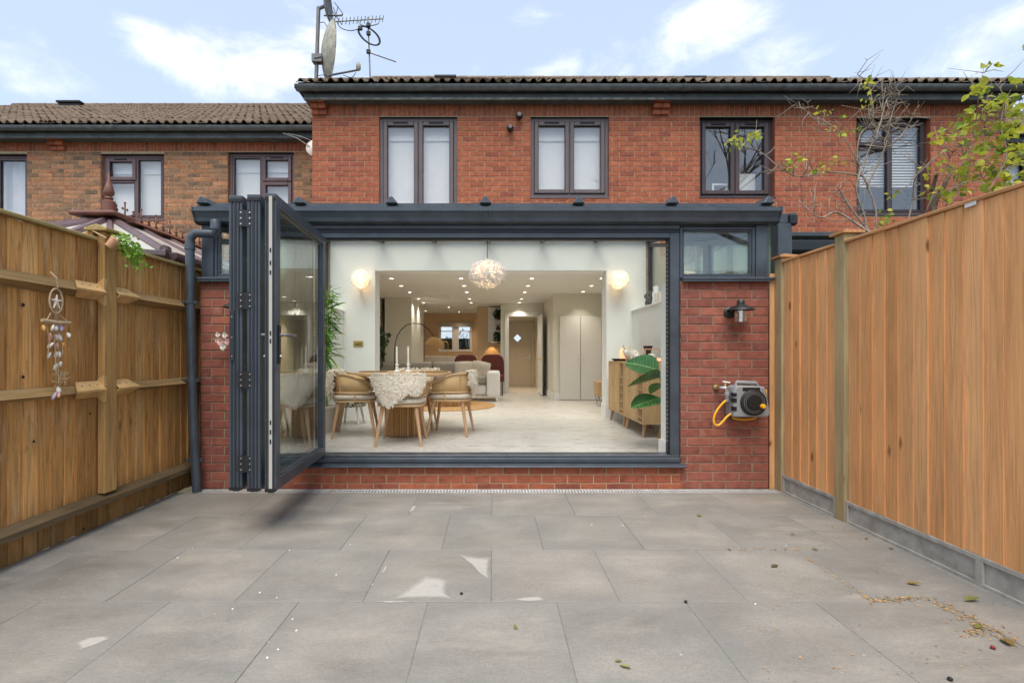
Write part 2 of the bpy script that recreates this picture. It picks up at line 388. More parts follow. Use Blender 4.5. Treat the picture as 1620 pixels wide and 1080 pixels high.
m_plain('pole_grey', (.17, .165, .17), .55, .4, .3, var=.2)
m_plain('polycarb', (.52, .49, .42), .3, .5, var=.12, sc=3)
m_plain('sticker', (.66, .65, .66), .4, .4, var=.1, sc=40)
m_plain('petal_pink', (.78, .50, .50), .7, .2, var=.15, sc=50)
m_plain('petal_white', (.82, .78, .74), .7, .2, var=.08, sc=50)
m_plain('books', (.09, .07, .08), .8, .2, var=.9, sc=25)
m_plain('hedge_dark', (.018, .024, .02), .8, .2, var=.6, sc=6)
m_plain('white_marks', (.78, .75, .7), .9, .1)
m_plain('berry', (.2, .02, .02), .4, .4)
m_plain('patterned', (.62, .56, .48), .5, .4, var=.5, sc=38)

def m_tile():
    m, nt, b = newmat('roof_tile'); p = pos(nt); r = rndval(nt)
    c = ramp(nt, r, [(0, (.13, .095, .068)), (.4, (.185, .135, .095)), (.75, (.155, .115, .085)), (1, (.215, .16, .115))])
    n = noise(nt, p, 9, 6, .7)
    c = mixc(nt, 1.0, c, ramp(nt, n, [(.3, gr(.6)), (.7, gr(1.3))]), 'MULTIPLY')
    c = mixc(nt, ma(nt, 'MULTIPLY', sstep(nt, noise(nt, p, 24, 5, .7), .58, .7), .55), c, (.34, .30, .22))
    c = mixc(nt, ma(nt, 'MULTIPLY', sstep(nt, noise(nt, p, 3, 5, .7), .6, .72), .5), c, (.05, .055, .03))
    setp(nt, b, base=c, rough=.95, spec=.15, norm=bump(nt, noise(nt, p, 70, 4), .6, .006))
m_tile()
def m_glass(name, tint, base=.07, k=.85, thin=1.0):
    m, nt, b = newmat(name); nt.nodes.remove(b)
    lw = N(nt, 'LayerWeight', {0: .5}).outputs['Facing']
    f = ma(nt, 'ADD', ma(nt, 'MULTIPLY', ma(nt, 'POWER', lw, 4.0), k), base, True)
    tr = N(nt, 'BsdfTransparent', {0: c4(tint)}); gl = N(nt, 'BsdfGlossy', {0: (1, 1, 1, 1), 1: 0.0})
    mx = N(nt, 'MixShader', {0: f, 1: tr.outputs[0], 2: gl.outputs[0]})
    nt.links.new(mx.outputs[0], nt.nodes['Material Output'].inputs[0]); return m
m_glass('glass', (.9, .955, .93)); m_glass('glass_roof', (.91, .925, .91), .04, .5); m_glass('glass_window', (.97, .97, .965), .1, .8); m_glass('glass_clear', (.96, .97, .97), .05, .6); m_glass('glass_lantern', (.93, .93, .92), .22, .7)
def m_emit(name, col, s):
    m, nt, b = newmat(name); setp(nt, b, base=col, emc=col, ems=s); m.cycles.emission_sampling = 'NONE'; return m
m_emit('lamp_lit', (1, .93, .8), 3.5); m_emit('bulb_warm', (1, .62, .25), 9); m_emit('salt_lit', (.95, .42, .22), .5); m_emit('lamp_shade_lit', (1, .55, .18), .55)
def m_leaf(name, stops, trans=.35, rough=.5):
    m, nt, b = newmat(name); r = rndval(nt); p = pos(nt)
    c = ramp(nt, r, stops)
    c = mixc(nt, 1.0, c, ramp(nt, noise(nt, p, 30, 4), [(.3, gr(.8)), (.7, gr(1.2))]), 'MULTIPLY')
    setp(nt, b, base=c, rough=rough, spec=.35)
    tl = N(nt, 'BsdfTranslucent', {0: c}); mx = N(nt, 'MixShader', {0: trans, 1: b.outputs[0], 2: tl.outputs[0]})
    nt.links.new(mx.outputs[0], nt.nodes['Material Output'].inputs[0]); return m
def m_fluff(name, stops, trans=.45, rough=.9, tlf=.4):
    m, nt, b = newmat(name); r = rndval(nt); c = ramp(nt, r, stops); setp(nt, b, base=c, rough=rough, spec=.1)
    tl = N(nt, 'BsdfTranslucent', {0: c}); m1 = N(nt, 'MixShader', {0: tlf, 1: b.outputs[0], 2: tl.outputs[0]}); tr = N(nt, 'BsdfTransparent')
    mx = N(nt, 'MixShader', {0: trans, 1: m1.outputs[0], 2: tr.outputs[0]}); nt.links.new(mx.outputs[0], nt.nodes['Material Output'].inputs[0]); return m
m_leaf('leaf_ivy', [(0, (.16, .34, .03)), (.5, (.27, .48, .06)), (1, (.36, .55, .12))])
m_leaf('leaf_yellow', [(0, (.16, .24, .03)), (.3, (.36, .42, .04)), (.7, (.62, .56, .06)), (1, (.24, .33, .05))], .45)
m_leaf('leaf_stem', [(0, (.09, .22, .04)), (1, (.15, .3, .05))], .1, .4)
def m_bigleaf():
    m, nt, b = newmat('leaf_big'); r = rndval(nt); tc = N(nt, 'TexCoord').outputs['Object']; sx = N(nt, 'SeparateXYZ', {0: tc}).outputs
    ax = ma(nt, 'ABSOLUTE', sx[0]); v = ma(nt, 'SINE', ma(nt, 'MULTIPLY', ma(nt, 'SUBTRACT', sx[1], ma(nt, 'MULTIPLY', ax, .8)), 62))
    c = ramp(nt, r, [(0, (.03, .125, .03)), (.6, (.05, .17, .035)), (1, (.13, .30, .04))])
    c = mixc(nt, ma(nt, 'MULTIPLY', sstep(nt, v, .82, 1.0), .4), c, (.16, .30, .10)); c = mixc(nt, ma(nt, 'SUBTRACT', 1.0, sstep(nt, ax, .008, .02)), c, (.22, .36, .12))
    c = mixc(nt, 1.0, c, ramp(nt, noise(nt, tc, 5, 3), [(.3, gr(.7)), (.7, gr(1.3))]), 'MULTIPLY')
    setp(nt, b, base=c, rough=.28, spec=.5, norm=bump(nt, v, .25, .01))
m_bigleaf()
m_leaf('leaf_bamboo', [(0, (.09, .26, .03)), (.5, (.17, .38, .05)), (1, (.27, .48, .08))])
m_leaf('leaf_dark', [(0, (.015, .04, .012)), (.6, (.03, .075, .02)), (1, (.05, .1, .03))], .2)
m_leaf('leaf_fallen', [(0, (.25, .16, .05)), (.4, (.16, .2, .05)), (.7, (.3, .3, .12)), (1, (.1, .07, .035))], .1)
m_leaf('seed_husk', [(0, (.42, .24, .08)), (.6, (.5, .31, .12)), (1, (.3, .16, .06))], .1)
m_fluff('feather', [(0, (.95, .94, .93)), (1, (.98, .965, .95))], .28)
m_fluff('wool', [(0, (.97, .88, .71)), (.5, (.985, .94, .82)), (.85, (.97, .84, .68)), (1, (.93, .80, .66))], .1, .9, .12)
m_plain('bark', (.20, .15, .105), .9, .15, var=.3, sc=25, bs=.5)
m_plain('twig_grey', (.31, .255, .2), .9, .15, var=.25, sc=25)
def m_cane():
    m, nt, b = newmat('cane'); p = N(nt, 'TexCoord').outputs['Object']
    a = N(nt, 'TexChecker', {'Vector': p, 'Scale': 150.0, 1: (.78, .54, .28, 1), 2: (.52, .34, .15, 1)}).outputs[0]
    c = mixc(nt, 1.0, a, ramp(nt, noise(nt, p, 12, 3), [(.3, gr(.9)), (.7, gr(1.1))]), 'MULTIPLY')
    setp(nt, b, base=c, rough=.7, spec=.25)
m_cane()
def m_stain():
    m, nt, b = newmat('cement_stain'); p = pos(nt)
    n = noise(nt, p, 14, 7, .7)
    setp(nt, b, base=mixc(nt, n, (.72, .69, .63), (.54, .51, .46)), rough=.8, spec=.2)
    uv = N(nt, 'VertexColor', layer_name='fade').outputs[0]
    a = ma(nt, 'MULTIPLY', sstep(nt, ma(nt, 'ADD', ma(nt, 'MULTIPLY', uv, .9), ma(nt, 'MULTIPLY', n, 1.0)), .66, 1.5), .6)
    nt.links.new(a, b.inputs['Alpha'])
m_stain()
# ---------------------------------------------------------------- ground and patio
BX(-600, 600, -300, 1200, -.30, -.12).build('ground', 'earth', kind='structure')
patio = BX(-2.75, 2.62, -1.2, 4.045, -.11, -.0022).build('patio', 'joint_sand', kind='structure')
def slab_mesh(wd, dp):
    return BX(-wd / 2, wd / 2, -dp / 2, dp / 2, -.02, 0).mesh('slab', 'slab', bevel=.0015)
SL = {}
def slab(x0, x1, y0, y1):
    if x1 - x0 < .02: return
    k = (round(x1 - x0, 3), round(y1 - y0, 3))
    if k not in SL: SL[k] = slab_mesh(*k)
    inst('paving_slab', SL[k], ((x0 + x1) / 2, (y0 + y1) / 2, ru(-.0012, .0012)), patio, rot=(ru(-.0015, .0015), ru(-.0015, .0015), 0))
rows = [(3.469, 4.04, -.0065), (2.859, 3.466, -.305), (2.259, 2.856, -.0065), (1.654, 2.256, -.305), (1.05, 1.651, -.0065), (.445, 1.046, -.305), (-.16, .441, -.0065)]
for y0, y1, xo in rows:
    k = -6
    while True:
        x0 = max(xo + k * .605, -2.68); x1 = min(xo + (k + 1) * .605 - .0032, 2.5); k += 1
        if x0 > 2.5: break
        if x1 > -2.68: slab(x0, x1, y0, y1)
# drain
dr = thing('drain_channel', (-.1, 4.1, 0), 'grey slotted linear drain along the foot of the brick wall', 'drain')
m = MB()
m.box(-2.54, 2.44, 4.046, 4.052, -.05, .001); m.box(-2.54, 2.44, 4.132, 4.138, -.05, .001); m.build('channel', 'galv', dr)
BX(-2.54, 2.44, 4.05, 4.168, -.10, -.04).build('channel_bed', 'black', dr)
m = MB(); x = -2.53
while x < 2.43: m.box(x, x + .013, 4.052, 4.132, -.012, -.001); x += .0265
m.build('grate', 'galv', dr, kind='stuff')
BX(-2.54, 2.44, 4.138, 4.168, -.04, -.004).build('edging', 'joint_sand', dr)

# ---------------------------------------------------------------- brickwork
BM = {}
def brick_mesh(L, H, mat, v):
    L = max(.02, round(L / .005) * .005); k = (L, H, mat, v)
    if k in BM: return BM[k]
    rs = random.Random(hash((round(L * 1000), round(H * 1000), v)) & 0xffff)
    b = .0035; m = MB(); l = L / 2; h = H / 2
    j = lambda s=.0016: rs.uniform(-s, s)
    fr = [(-l + b + j(), -.0035 + j(.0008), -h + b + j()), (l - b + j(), -.0035 + j(.0008), -h + b + j()), (l - b + j(), -.0035 + j(.0008), h - b + j()), (-l + b + j(), -.0035 + j(.0008), h - b + j())]
    md = [(-l, 0, -h), (l, 0, -h), (l, 0, h), (-l, 0, h)]; bk = [(-l, .03, -h), (l, .03, -h), (l, .03, h), (-l, .03, h)]
    m.add(fr + md + bk, [(0, 1, 2, 3)] + [(i + 4, (i + 1) % 4 + 4, (i + 1) % 4, i) for i in range(4)] + [(i + 8, (i + 1) % 4 + 8, (i + 1) % 4 + 4, i + 4) for i in range(4)])
    BM[k] = m.mesh('brick', mat); return BM[k]
def lay(x0, x1, z0, z1, opens, off=0.0, L=.215, J=.010, C=.075):
    """list of (cx, cz, length, height) for stretcher bond courses down from z1"""
    out = []; n = int(round((z1 - z0) / C))
    for i in range(n):
        zt = z1 - i * C - J; zc = zt - .0325
        segs = [(x0, x1)]
        for a, b, c, d_ in opens:
            if zc + .02 > c and zc - .02 < d_:
                ns = []
                for s, e in segs:
                    if b <= s or a >= e: ns.append((s, e)); continue
                    if a - s > .02: ns.append((s, a))
                    if e - b > .02: ns.append((b, e))
                segs = ns
        for s, e in segs:
            g = x0 + off + (0.1125 if i % 2 else 0) - .225 * 3
            while g < e:
                a = max(g, s); b = min(g + L, e)
                if e - b < .045: b = e
                if a - s < .045: a = s
                if g + L - s > .035 and b - a > .035 and (e - g) > .03: out.append(((a + b) / 2, zc, b - a, .0665))
                if b == e: break
                g += .225
    return out
def place_bricks(parent, lst, y, mat, limit=300, slop=.0015):
    lst = sorted(lst, key=lambda t: -t[2] * t[3])
    for cx, cz, L, H in lst[:limit]:
        inst('brick', brick_mesh(L, H, mat, random.randrange(4)), (cx, y + ru(-slop, slop), cz), parent, rot=(0, ru(-.004, .004), ru(-.003, .003)))
    if lst[limit:]:
        m = MB()
        for cx, cz, L, H in lst[limit:]:
            me = brick_mesh(L, H, mat, random.randrange(4))
            m.add([(v.co.x + cx, v.co.y + y, v.co.z + cz) for v in me.vertices], [tuple(p.vertices) for p in me.polygons])
        m.build('brick_remainder', mat, parent, kind='stuff', fix=False)
def slabwall(m, x0, x1, y0, y1, z0, z1, opens):
    """solid wall with rectangular openings"""
    xs = sorted(set([x0, x1] + [v for o in opens for v in o[:2] if x0 < v < x1]))
    for a, b in zip(xs, xs[1:]):
        cuts = sorted([(max(o[2], z0), min(o[3], z1)) for o in opens if o[0] <= a + 1e-6 and o[1] >= b - 1e-6]); z = z0
        for c, d_ in cuts:
            if c > z: m.box(a, b, y0, y1, z, c)
            z = max(z, d_)
        if z < z1: m.box(a, b, y0, y1, z, z1)
    return m

def window(house, x0, x1, z0, z1, y, layout, mat, inside='blind', name='window', deep=.07, gmat='glass_window', slats=False):
    """casement window set in the wall; y = brick face"""
    ya = y + deep; yb = ya + .07
    fr = frame(x0, x1, z0, z1, ya, yb, .055).build('window', mat, house, bevel=.004)
    BX(x0 - .01, x1 + .01, y - .012, ya + .005, z0 - .022, z0 + .004).build('sill', mat, fr, bevel=.004)
    BX(x0, x1, y + .004, ya, z1 - .008, z1 + .012).build('head_trim', 'black', fr)
    rv = 'brick_brown' if mat == 'upvc_plum' else 'brick_red'
    for xa, xb in ((x0 + .0005, x0 + .004), (x1 - .004, x1 - .0005)): BX(xa, xb, y + .001, ya - .001, z0 + .005, z1 - .009).build('reveal', rv, fr)
    for (fx0, fx1, fz0, fz1, op, vent) in layout:
        a = x0 + .055 + (x1 - x0 - .11) * fx0; b = x0 + .055 + (x1 - x0 - .11) * fx1
        c = z0 + .055 + (z1 - z0 - .11) * fz0; d_ = z0 + .055 + (z1 - z0 - .11) * fz1
        g = .006; t = .062 if op else .03
        cs = frame(a + g, b - g, c + g, d_ - g, ya - (.022 if op else .002), yb - .012, t).build('casement', mat, fr, bevel=.008 if op else .004)
        BX(a + t, b - t, ya + .02, ya + .028, c + t, d_ - t).build('pane', gmat, fr)
        m = frame(a + t - .001, b - t + .001, c + t - .001, d_ - t + .001, ya - .004, ya + .03, .010); m.build('gasket', 'black', fr)
        if vent:
            mx = (a + b) / 2; BX(mx - min(.11, (b - a) * .3), mx + min(.11, (b - a) * .3), ya - .036, ya - .022, d_ - t * .62, d_ - t * .62 + .018).build('vent', 'black', fr, bevel=.004)
    # mullions between lights
    for fx in sorted(set(l[0] for l in layout if l[0] > 0)):
        xm = x0 + .055 + (x1 - x0 - .11) * fx; BX(xm - .012, xm + .012, ya + .001, yb - .002, z0 + .05, z1 - .05).build('mullion', mat, fr)
    if slats:
        sm = BX(x0 + .06, x1 - .06, 0, .004, -.016, .016).mesh('blind_slat', 'gloss_white')
        z = z1 - .1; n = 0
        while z > z0 + slats: inst('blind_slat', sm, ((x0 + x1) / 2, yb + .05, z), fr, rot=(.55, 0, 0)) if False else None; z -= .045
        z = z1 - .1
        while z > z0 + slats:
            o = bpy.data.objects.new('blind_slat', BX(-(x1 - x0) / 2 + .06, (x1 - x0) / 2 - .06, -.02, .02, -.0015, .0015).mesh('blind_slat', 'gloss_white') if n == 0 else sm2)
            sm2 = o.data; link(o, fr, ((x0 + x1) / 2, yb + .05, z)); o.rotation_euler = (.95, 0, 0); n += 1; z -= .043
    elif inside:
        top = z1 - .0; m = MB(); k = 26
        if inside == 'net_curtain':
            vs = [(x0 + .05 + (x1 - x0 - .1) * i / k, yb + .10 + .03 * math.sin(i * 1.9) + ru(-.008, .008), zz) for i in range(k + 1) for zz in (z0 + .02, z1 - .04)]
            m.add(vs, [(2 * i, 2 * i + 2, 2 * i + 3, 2 * i + 1) for i in range(k)]); m.build('curtain', inside, fr, smooth='all')
        else:
            m.box(x0 + .03, x1 - .03, yb + .06, yb + .064, z0 + .03, z1 - .02); m.build('blind', inside, fr)
            BX(x0 + .03, x1 - .03, yb + .035, yb + .059, z1 - .3, z1 - .22).build('blind_bar', 'gloss_white', fr)
    # room shade box behind
    m = MB(); m.box(x0 - .3, x1 + .3, y + 1.5, y + 1.52, z0 - .3, z1 + .1); m.build('room_back', 'wall_cream', fr)
    return fr

TP = 30.0 * PI / 180; TT = math.tan(TP)
def tile_mesh():
    m = MB(); W = .29; n = 12; L = .42; prof = []
    for i in range(n + 1):
        t = i / n; ph = (t * 2) % 1.0
        z = .044 * max(0, math.sin(PI * min(1, max(0, (ph - .18) / .64)))) ** .75 if .18 < ph < .82 else 0
        if i == n: z = 0
        prof.append((-W / 2 + W * t, z))
    th = .013
    vs = [(x, 0, z) for x, z in prof] + [(x, L, z - .0) for x, z in prof] + [(x, 0.002, z - th) for x, z in prof]
    fs = [(i, i + 1, n + 2 + i, n + 1 + i) for i in range(n)] + [(2 * n + 2 + i, 2 * n + 3 + i, i + 1, i) for i in range(n)]
    m.add(vs, fs); return m.mesh('roof_tile', 'roof_tile', smooth=True, fix=True)
TILE = tile_mesh()
def roof(house, x0, x1, ye, ze, depth, nrow_ind, name='roof'):
    """pitched roof: eave line at (ye, ze)"""
    b = MB(); b.prism([(ye + .04, ze + .008), (ye + depth, ze + .008 + (depth - .04) * TT), (ye + depth * 2, ze - .1), (ye + depth * 2, ze - .2), (ye + .04, ze - .12)], x0, x1, 'X')
    rf = b.build('roof', 'black', house)
    sl = .34; nrows = int(depth / math.cos(TP) / sl) + 1; m = MB(); nc = int(math.ceil((x1 - x0) / .29))
    for r in range(nrows):
        yy = ye - .05 + r * sl * math.cos(TP); zz = ze - .028 + r * sl * math.sin(TP)
        for c in range(nc):
            xx = x0 + .145 + c * .29
            if r < nrow_ind:
                inst('roof_tile', TILE, (xx + ru(-.003, .003), yy + ru(-.012, .012), zz + ru(-.002, .004)), rf, rot=(TP - .035 + ru(-.012, .012), ru(-.01, .01), ru(-.01, .01)))
            else:
                mat = Matrix.Translation((xx, yy, zz)) @ Euler((TP - .035, 0, 0)).to_matrix().to_4x4()
                m.add([mat @ v.co for v in TILE.vertices], [tuple(p.vertices) for p in TILE.polygons])
    if m.v: m.build('tile_remainder', 'roof_tile', rf, smooth=True, kind='stuff', fix=False)
    ry = ye + depth; rz = ze + depth * TT - .02
    k = 0; xx = x0
    rm = MB().lathe([(.11, -.22), (.115, .22)], axis='X', n=12).mesh('ridge_tile', 'roof_tile', smooth=True)
    while xx < x1:
        inst('ridge_tile', rm, (xx + .22, ry, rz - .02), rf); xx += .45
    return rf
def eaves(house, x0, x1, y, ov, z0, gx0=None, gx1=None, worn=True):
    """fascia, soffit and half-round gutter in front of wall face y"""
    gx0 = x0 if gx0 is None else gx0; gx1 = x1 if gx1 is None else gx1
    f = BX(x0, x1, y - ov, y - ov + .025, z0 - .012, z0 + .19).build('fascia', 'soffit', house)
    BX(x0, x1, y - ov + .0, y - ov + .1, z0 + .191, z0 + .225).build('tilt_fillet', 'soffit', house)
    BX(x0, x1, y - ov + .027, y + .02, z0, z0 + .012).build('soffit', 'soffit', house)
    BX(x0, x1, y - ov - .012, y - ov - .001, z0 - .016, z0 + .014).build('drip_board', 'fascia_worn' if worn else 'soffit', house)
    m = MB(); n = 10; r = .062; yc = y - ov - .075; zc = z0 + .148
    prof = [(yc + r * math.cos(PI + PI * i / n), zc + r * 1.15 * math.sin(PI + PI * i / n)) for i in range(n + 1)]
    inner = [(yc + (r - .006) * math.cos(PI + PI * i / n), zc + (r - .006) * 1.15 * math.sin(PI + PI * i / n) + .001) for i in range(n, -1, -1)]
    m.prism(prof + inner, gx0, gx1, 'X'); g = m.build('gutter', 'gutter_black', house, smooth=True)
    for xx in (gx0, gx1): BX(xx - .006, xx + .006, yc - r, yc + r, zc - r * 1.0, zc + .004).build('gutter_end', 'gutter_black', g, bevel=.02)
    xx = gx0 + .25
    while xx < gx1 - .1:
        m = MB(); rr = r + .006
        m.prism([(yc + rr * math.cos(PI + PI * i / n), zc + rr * 1.15 * math.sin(PI + PI * i / n) + (.004 if i in (0, n) else 0)) for i in range(n + 1)], xx, xx + .022, 'X')
        m.build('gutter_bracket', 'gutter_black', g); xx += ru(.75, 1.1)
    return g

YH = 7.2; YL = 8.45; ZS = 4.73     # wall faces of the red houses and of the brown house; top of stretcher courses
def soldiers(x0, x1, z0): 
    out = []; x = x0
    while x < x1 - .03: out.append((x + .0325, z0 + .1075 + .0, .065, .205)); x += .075
    return out
def corbel(house, wallp, x0, x1, y, mat, z0):
    for i, (dz, out) in enumerate(((0, .05), (.075, .10), (.15, .15), (.225, .16))):
        for j in range(2):
            a = x0 + (x1 - x0) * j / 2
            o = bpy.data.objects.new('corbel_brick', BX(-(x1 - x0) / 4 + .004, (x1 - x0) / 4 - .004, -out - .004, .02, -.0325, .0325).mesh('corbel_brick', mat, bevel=.003))
            link(o, wallp, (a + (x1 - x0) / 4, y, z0 + dz + .035))
def house(label, x0, x1, y, wins, bmat, mort, zlow, gx0, gx1, rows_ind, solmat, roofx=None, nlimit=300, opens_low=(), off=0):
    h = thing('brick_house', ((x0 + x1) / 2, y, 0), label, 'house', 'terraced houses')
    opens = [(a, b, c, d_) for (a, b, c, d_) in [w_[:4] for w_ in wins]]
    m = slabwall(MB(), x0, x1, y + .0028, y + .3, -.1, 5.0, list(opens) + list(opens_low))
    wl = m.build('wall', mort, h)
    st = lay(x0, x1, zlow, ZS, opens, off)
    place_bricks(wl, st, y, bmat, nlimit)
    so_ = [s for s in soldiers(x0, x1, ZS) if not any(a - .02 < s[0] < b + .02 and d_ > ZS + .02 for a, b, c, d_ in opens)]
    place_bricks(wl, so_, y, solmat, max(0, nlimit - len(st)))
    for a, b, c, d_ in opens:    # brick-on-edge course under each window
        if c - .075 > zlow: pass
    return h, wl
red = 'brick_red'
W1 = (X(599.5, YH), X(723.7, YH), 3.10, ZS - .008); W2 = (X(839.2, YH), X(963.7, YH), 3.52, ZS - .008)
W3 = (X(1106.6, YH), X(1226, YH), 3.52, ZS - .008); W4 = (X(1354.5, YH), X(1472.5, YH), 3.26, ZS - .02)
WA = (X(159.4, YL), X(259.6, YL), 3.53, 4.69); WB = (X(360, YL), X(465, YL), 3.3, 4.72); WC = (X(-60, YL), X(42.8, YL), 3.4, 4.69)
HX0, HX1, HX2 = -2.71, 2.5, 7.68
OPN = (-1.77, 1.70, -.2, 2.42)        # wide opening from garden room into the house
h1, w1 = house('red brick terraced house with satellite dishes on its roof corner', HX0, HX1, YH, [W1, W2], red, 'mortar', 2.93, 0, 0, 3, red, opens_low=[OPN])
h2, w2 = house('red brick terraced house at right, partly behind bare shrub branches', HX1 + .0, HX2, YH, [W3, W4], red, 'mortar', 2.63, 0, 0, 3, red, off=.07)
h3, w3 = house('brown mottled brick terraced house with plum window frames, set back at left', -7.55, HX0 + .3, YL, [WA, WB], 'brick_brown', 'mortar_buff', 2.63, 0, 0, 20, red, off=.04)
h4, w4 = house('brown brick house at the far left edge with a net-curtained window', -12.6, -7.55, YL, [WC], 'brick_brown', 'mortar_buff', 2.63, 0, 0, 20, red, nlimit=120)
h5, w5 = house('house set back at the far right edge behind yellow-green leaves', HX2 - .3, 12.5, 8.6, [(9.0, 10.2, 3.4, 4.7)], red, 'mortar', 2.63, 0, 0, 2, red, nlimit=60)
# side walls (plain brickwork returns)
for hh, x, y0 in ((h1, HX0, YH), (h2, HX2, YH)):
    BX(x - .001 if x < 0 else x - .008, x + .008 if x < 0 else x + .001, y0 + .302, y0 + 8, -.1, 5.0).build('side_wall', 'brick_red', hh)
two = [(0, .5, 0, 1, True, True), (.5, 1, 0, 1, True, True)]
window(h1, *W1, YH, two, 'upvc_grey_brown', deep=.035); window(h1, *W2, YH, two, 'upvc_grey_brown', deep=.035)
window(h2, *W3, YH, two, 'upvc_brown', inside=None, deep=.08)
window(h2, *W4, YH, [(0, .5, .74, 1, True, False), (0, .5, 0, .74, False, False), (.5, 1, 0, 1, False, False)], 'upvc_brown', deep=.08, slats=.45)
window(h3, *WA, YL, [(0, .53, .62, 1, True, True), (0, .53, 0, .62, False, False), (.53, 1, 0, 1, False, False)], 'upvc_plum', deep=.06)
window(h3, *WB, YL, [(0, .5, 0, 1, False, False), (.5, 1, .66, 1, True, True), (.5, 1, 0, .66, True, False)], 'upvc_plum', deep=.06)
window(h4, *WC, YL, [(0, .5, 0, 1, False, False), (.5, 1, 0, 1, False, False)], 'upvc_plum', inside='net_curtain', deep=.07)
window(h5, 9.0, 10.2, 3.4, 4.7, 8.6, two, 'upvc_brown', deep=.06)
# things seen inside the right-hand house window: leaning canvases
m = BX(3.75, 4.12, YH + .35, YH + .37, 3.4, 4.0); m.build('leaning_canvas', 'wall_white2', label='pale canvas leaning inside the upstairs window behind yellow twig', cat='canvas')
m = frame(3.42, 3.66, 3.45, 3.83, YH + .3, YH + .32, .03); m.build('picture_frame', 'gloss_white', label='small white picture frame standing in the upstairs window', cat='frame')
corbel(h1, w1, X(494, YH) + .005, X(516, YH) + .02, YH, red, ZS + .005); corbel(h1, w1, 2.38, 2.62, YH, red, ZS + .005)
corbel(h3, w3, X(82, YL), X(106, YL), YL, red, ZS + .005)
eaves(h1, -2.77, HX1, YH, .17, 4.90, -2.85, HX1); eaves(h2, HX1 + .002, HX2 + .06, YH, .17, 4.90, HX1 + .002, HX2 + .12, False)
eaves(h3, -7.55, HX0 - .06, YL, .2, 4.89, -7.55, HX0 - .08, False); eaves(h4, -12.6, -7.552, YL, .2, 4.89, -12.6, -7.552, False)
eaves(h5, HX2, 12.5, 8.6, .2, 4.89, HX2 + .1, 12.5, False)
roof(h1, -2.83, HX1 - .02, 6.93, 5.10, 4.4, 3); roof(h2, HX1, HX2 + .13, 6.93, 5.10, 4.4, 3)
roof(h3, -7.6, HX0 + .25, 8.15, 5.095, 4.5, 20); roof(h4, -12.6, -7.6, 8.15, 5.095, 4.5, 20); roof(h5, HX2 + .1, 12.5, 8.3, 5.095, 4.5, 1)
def box_vent(hh, x, y, zt, wd=.5):
    m = BX(x - wd / 2, x + wd / 2, y, y + .34, zt, zt + .05); m.box(x - wd / 2 + .03, x + wd / 2 - .03, y + .04, y + .3, zt - .4, zt - .001)
    m.build('roof_vent', 'black', hh, bevel=.006)
box_vent(h1, X(705, 11.1), 11.0, 7.52); box_vent(h2, X(1098, 11.1), 11.0, 7.5); box_vent(h3, X(112, 12.5), 12.4, 7.68, .62)
for hh, a, b, y in ((h1, 640, 690, 10.4), (h1, 970, 1035, 10.4), (h2, 1165, 1240, 10.4)):   # raised rooflights beyond the eaves
    BX(X(a, y), X(b, y), y, y + .9, 6.9, 7.115).build('rooflight', 'black', hh, bevel=.01)
m = MB(); m.box(-3.85, -2.85, 12.0, 12.6, 7.1, 7.33); m.build('rooflight', 'fascia_worn', h3, bevel=.01)
# wall fittings
def sensor(px, py, label):
    c = at(px, py, YH - .05); t = thing('security_sensor', (c.x, YH, c.z), label, 'sensor')
    MB().lathe([(.035, 0), (.035, -.03)], (c.x, YH - .004, c.z), 'Y', 16).build('base', 'black', t, smooth=True)
    MB().lathe([(.012, 0), (.048, .01), (.052, .05), (.03, .075), (.005, .08)], (c.x, YH - .07, c.z - .045), 'Z', 16).build('housing', 'black_metal', t, smooth=True)
    MB().lathe([(.028, -.012), (.022, .0)], (c.x, YH - .12, c.z - .005), 'Y', 12).build('lens', 'pole_grey', t, smooth=True)
sensor(807, 203, 'small black wall camera left of the upstairs window, the lower one'); sensor(821, 184, 'small black wall sensor on the soldier course, the higher one')
t = thing('satellite_dish', (X(492, 8.2), 8.3, 4.6), 'small pale satellite dish tucked in the corner beside the brown house', 'satellite dish')
o = MB().lathe([(.0, .0), (.08, .012), (.125, .03), (.13, .03), (.08, .006), (0, -.006)], (X(495, 8.1), 8.1, Z(233, 8.1)), 'Y', 20).build('dish', 'shell_white', t, smooth=True)
MB().tube([at(491, 233, 8.1) + Vector((0, .01, 0)), at(500, 236, 8.4)], .012).build('arm', 'pole_grey', t)
for i, (a, b, c) in enumerate((((448, 211), (470, 219), (490, 232)), ((455, 212), (475, 216), (491, 222)))):
    MB().tube([at(p[0], p[1], 8.1) for p in (a, b, c)], .008, 6).build('cable', 'pole_grey', t, smooth=True)
# moss and weeds in the gutter line
m = MB()
for k in range(260):
    cx = random.choice([680, 672, 795, 790, 900, 905, 690, 980, 1060, 1500, 640]) + random.gauss(0, 7); b = at(cx, 131, 6.93)
    a = ru(0, 2 * PI); h = ru(.02, .07); dx = math.cos(a) * .02
    m.add([b + Vector((-.004, 0, 0)), b + Vector((.004, 0, 0)), b + Vector((dx, ru(-.02, .02), h))], [(0, 1, 2)])
m.build('moss_tufts', 'leaf_dark', kind='stuff', label='tufts of moss and weeds growing along the roof gutter', cat='moss', fix=False)
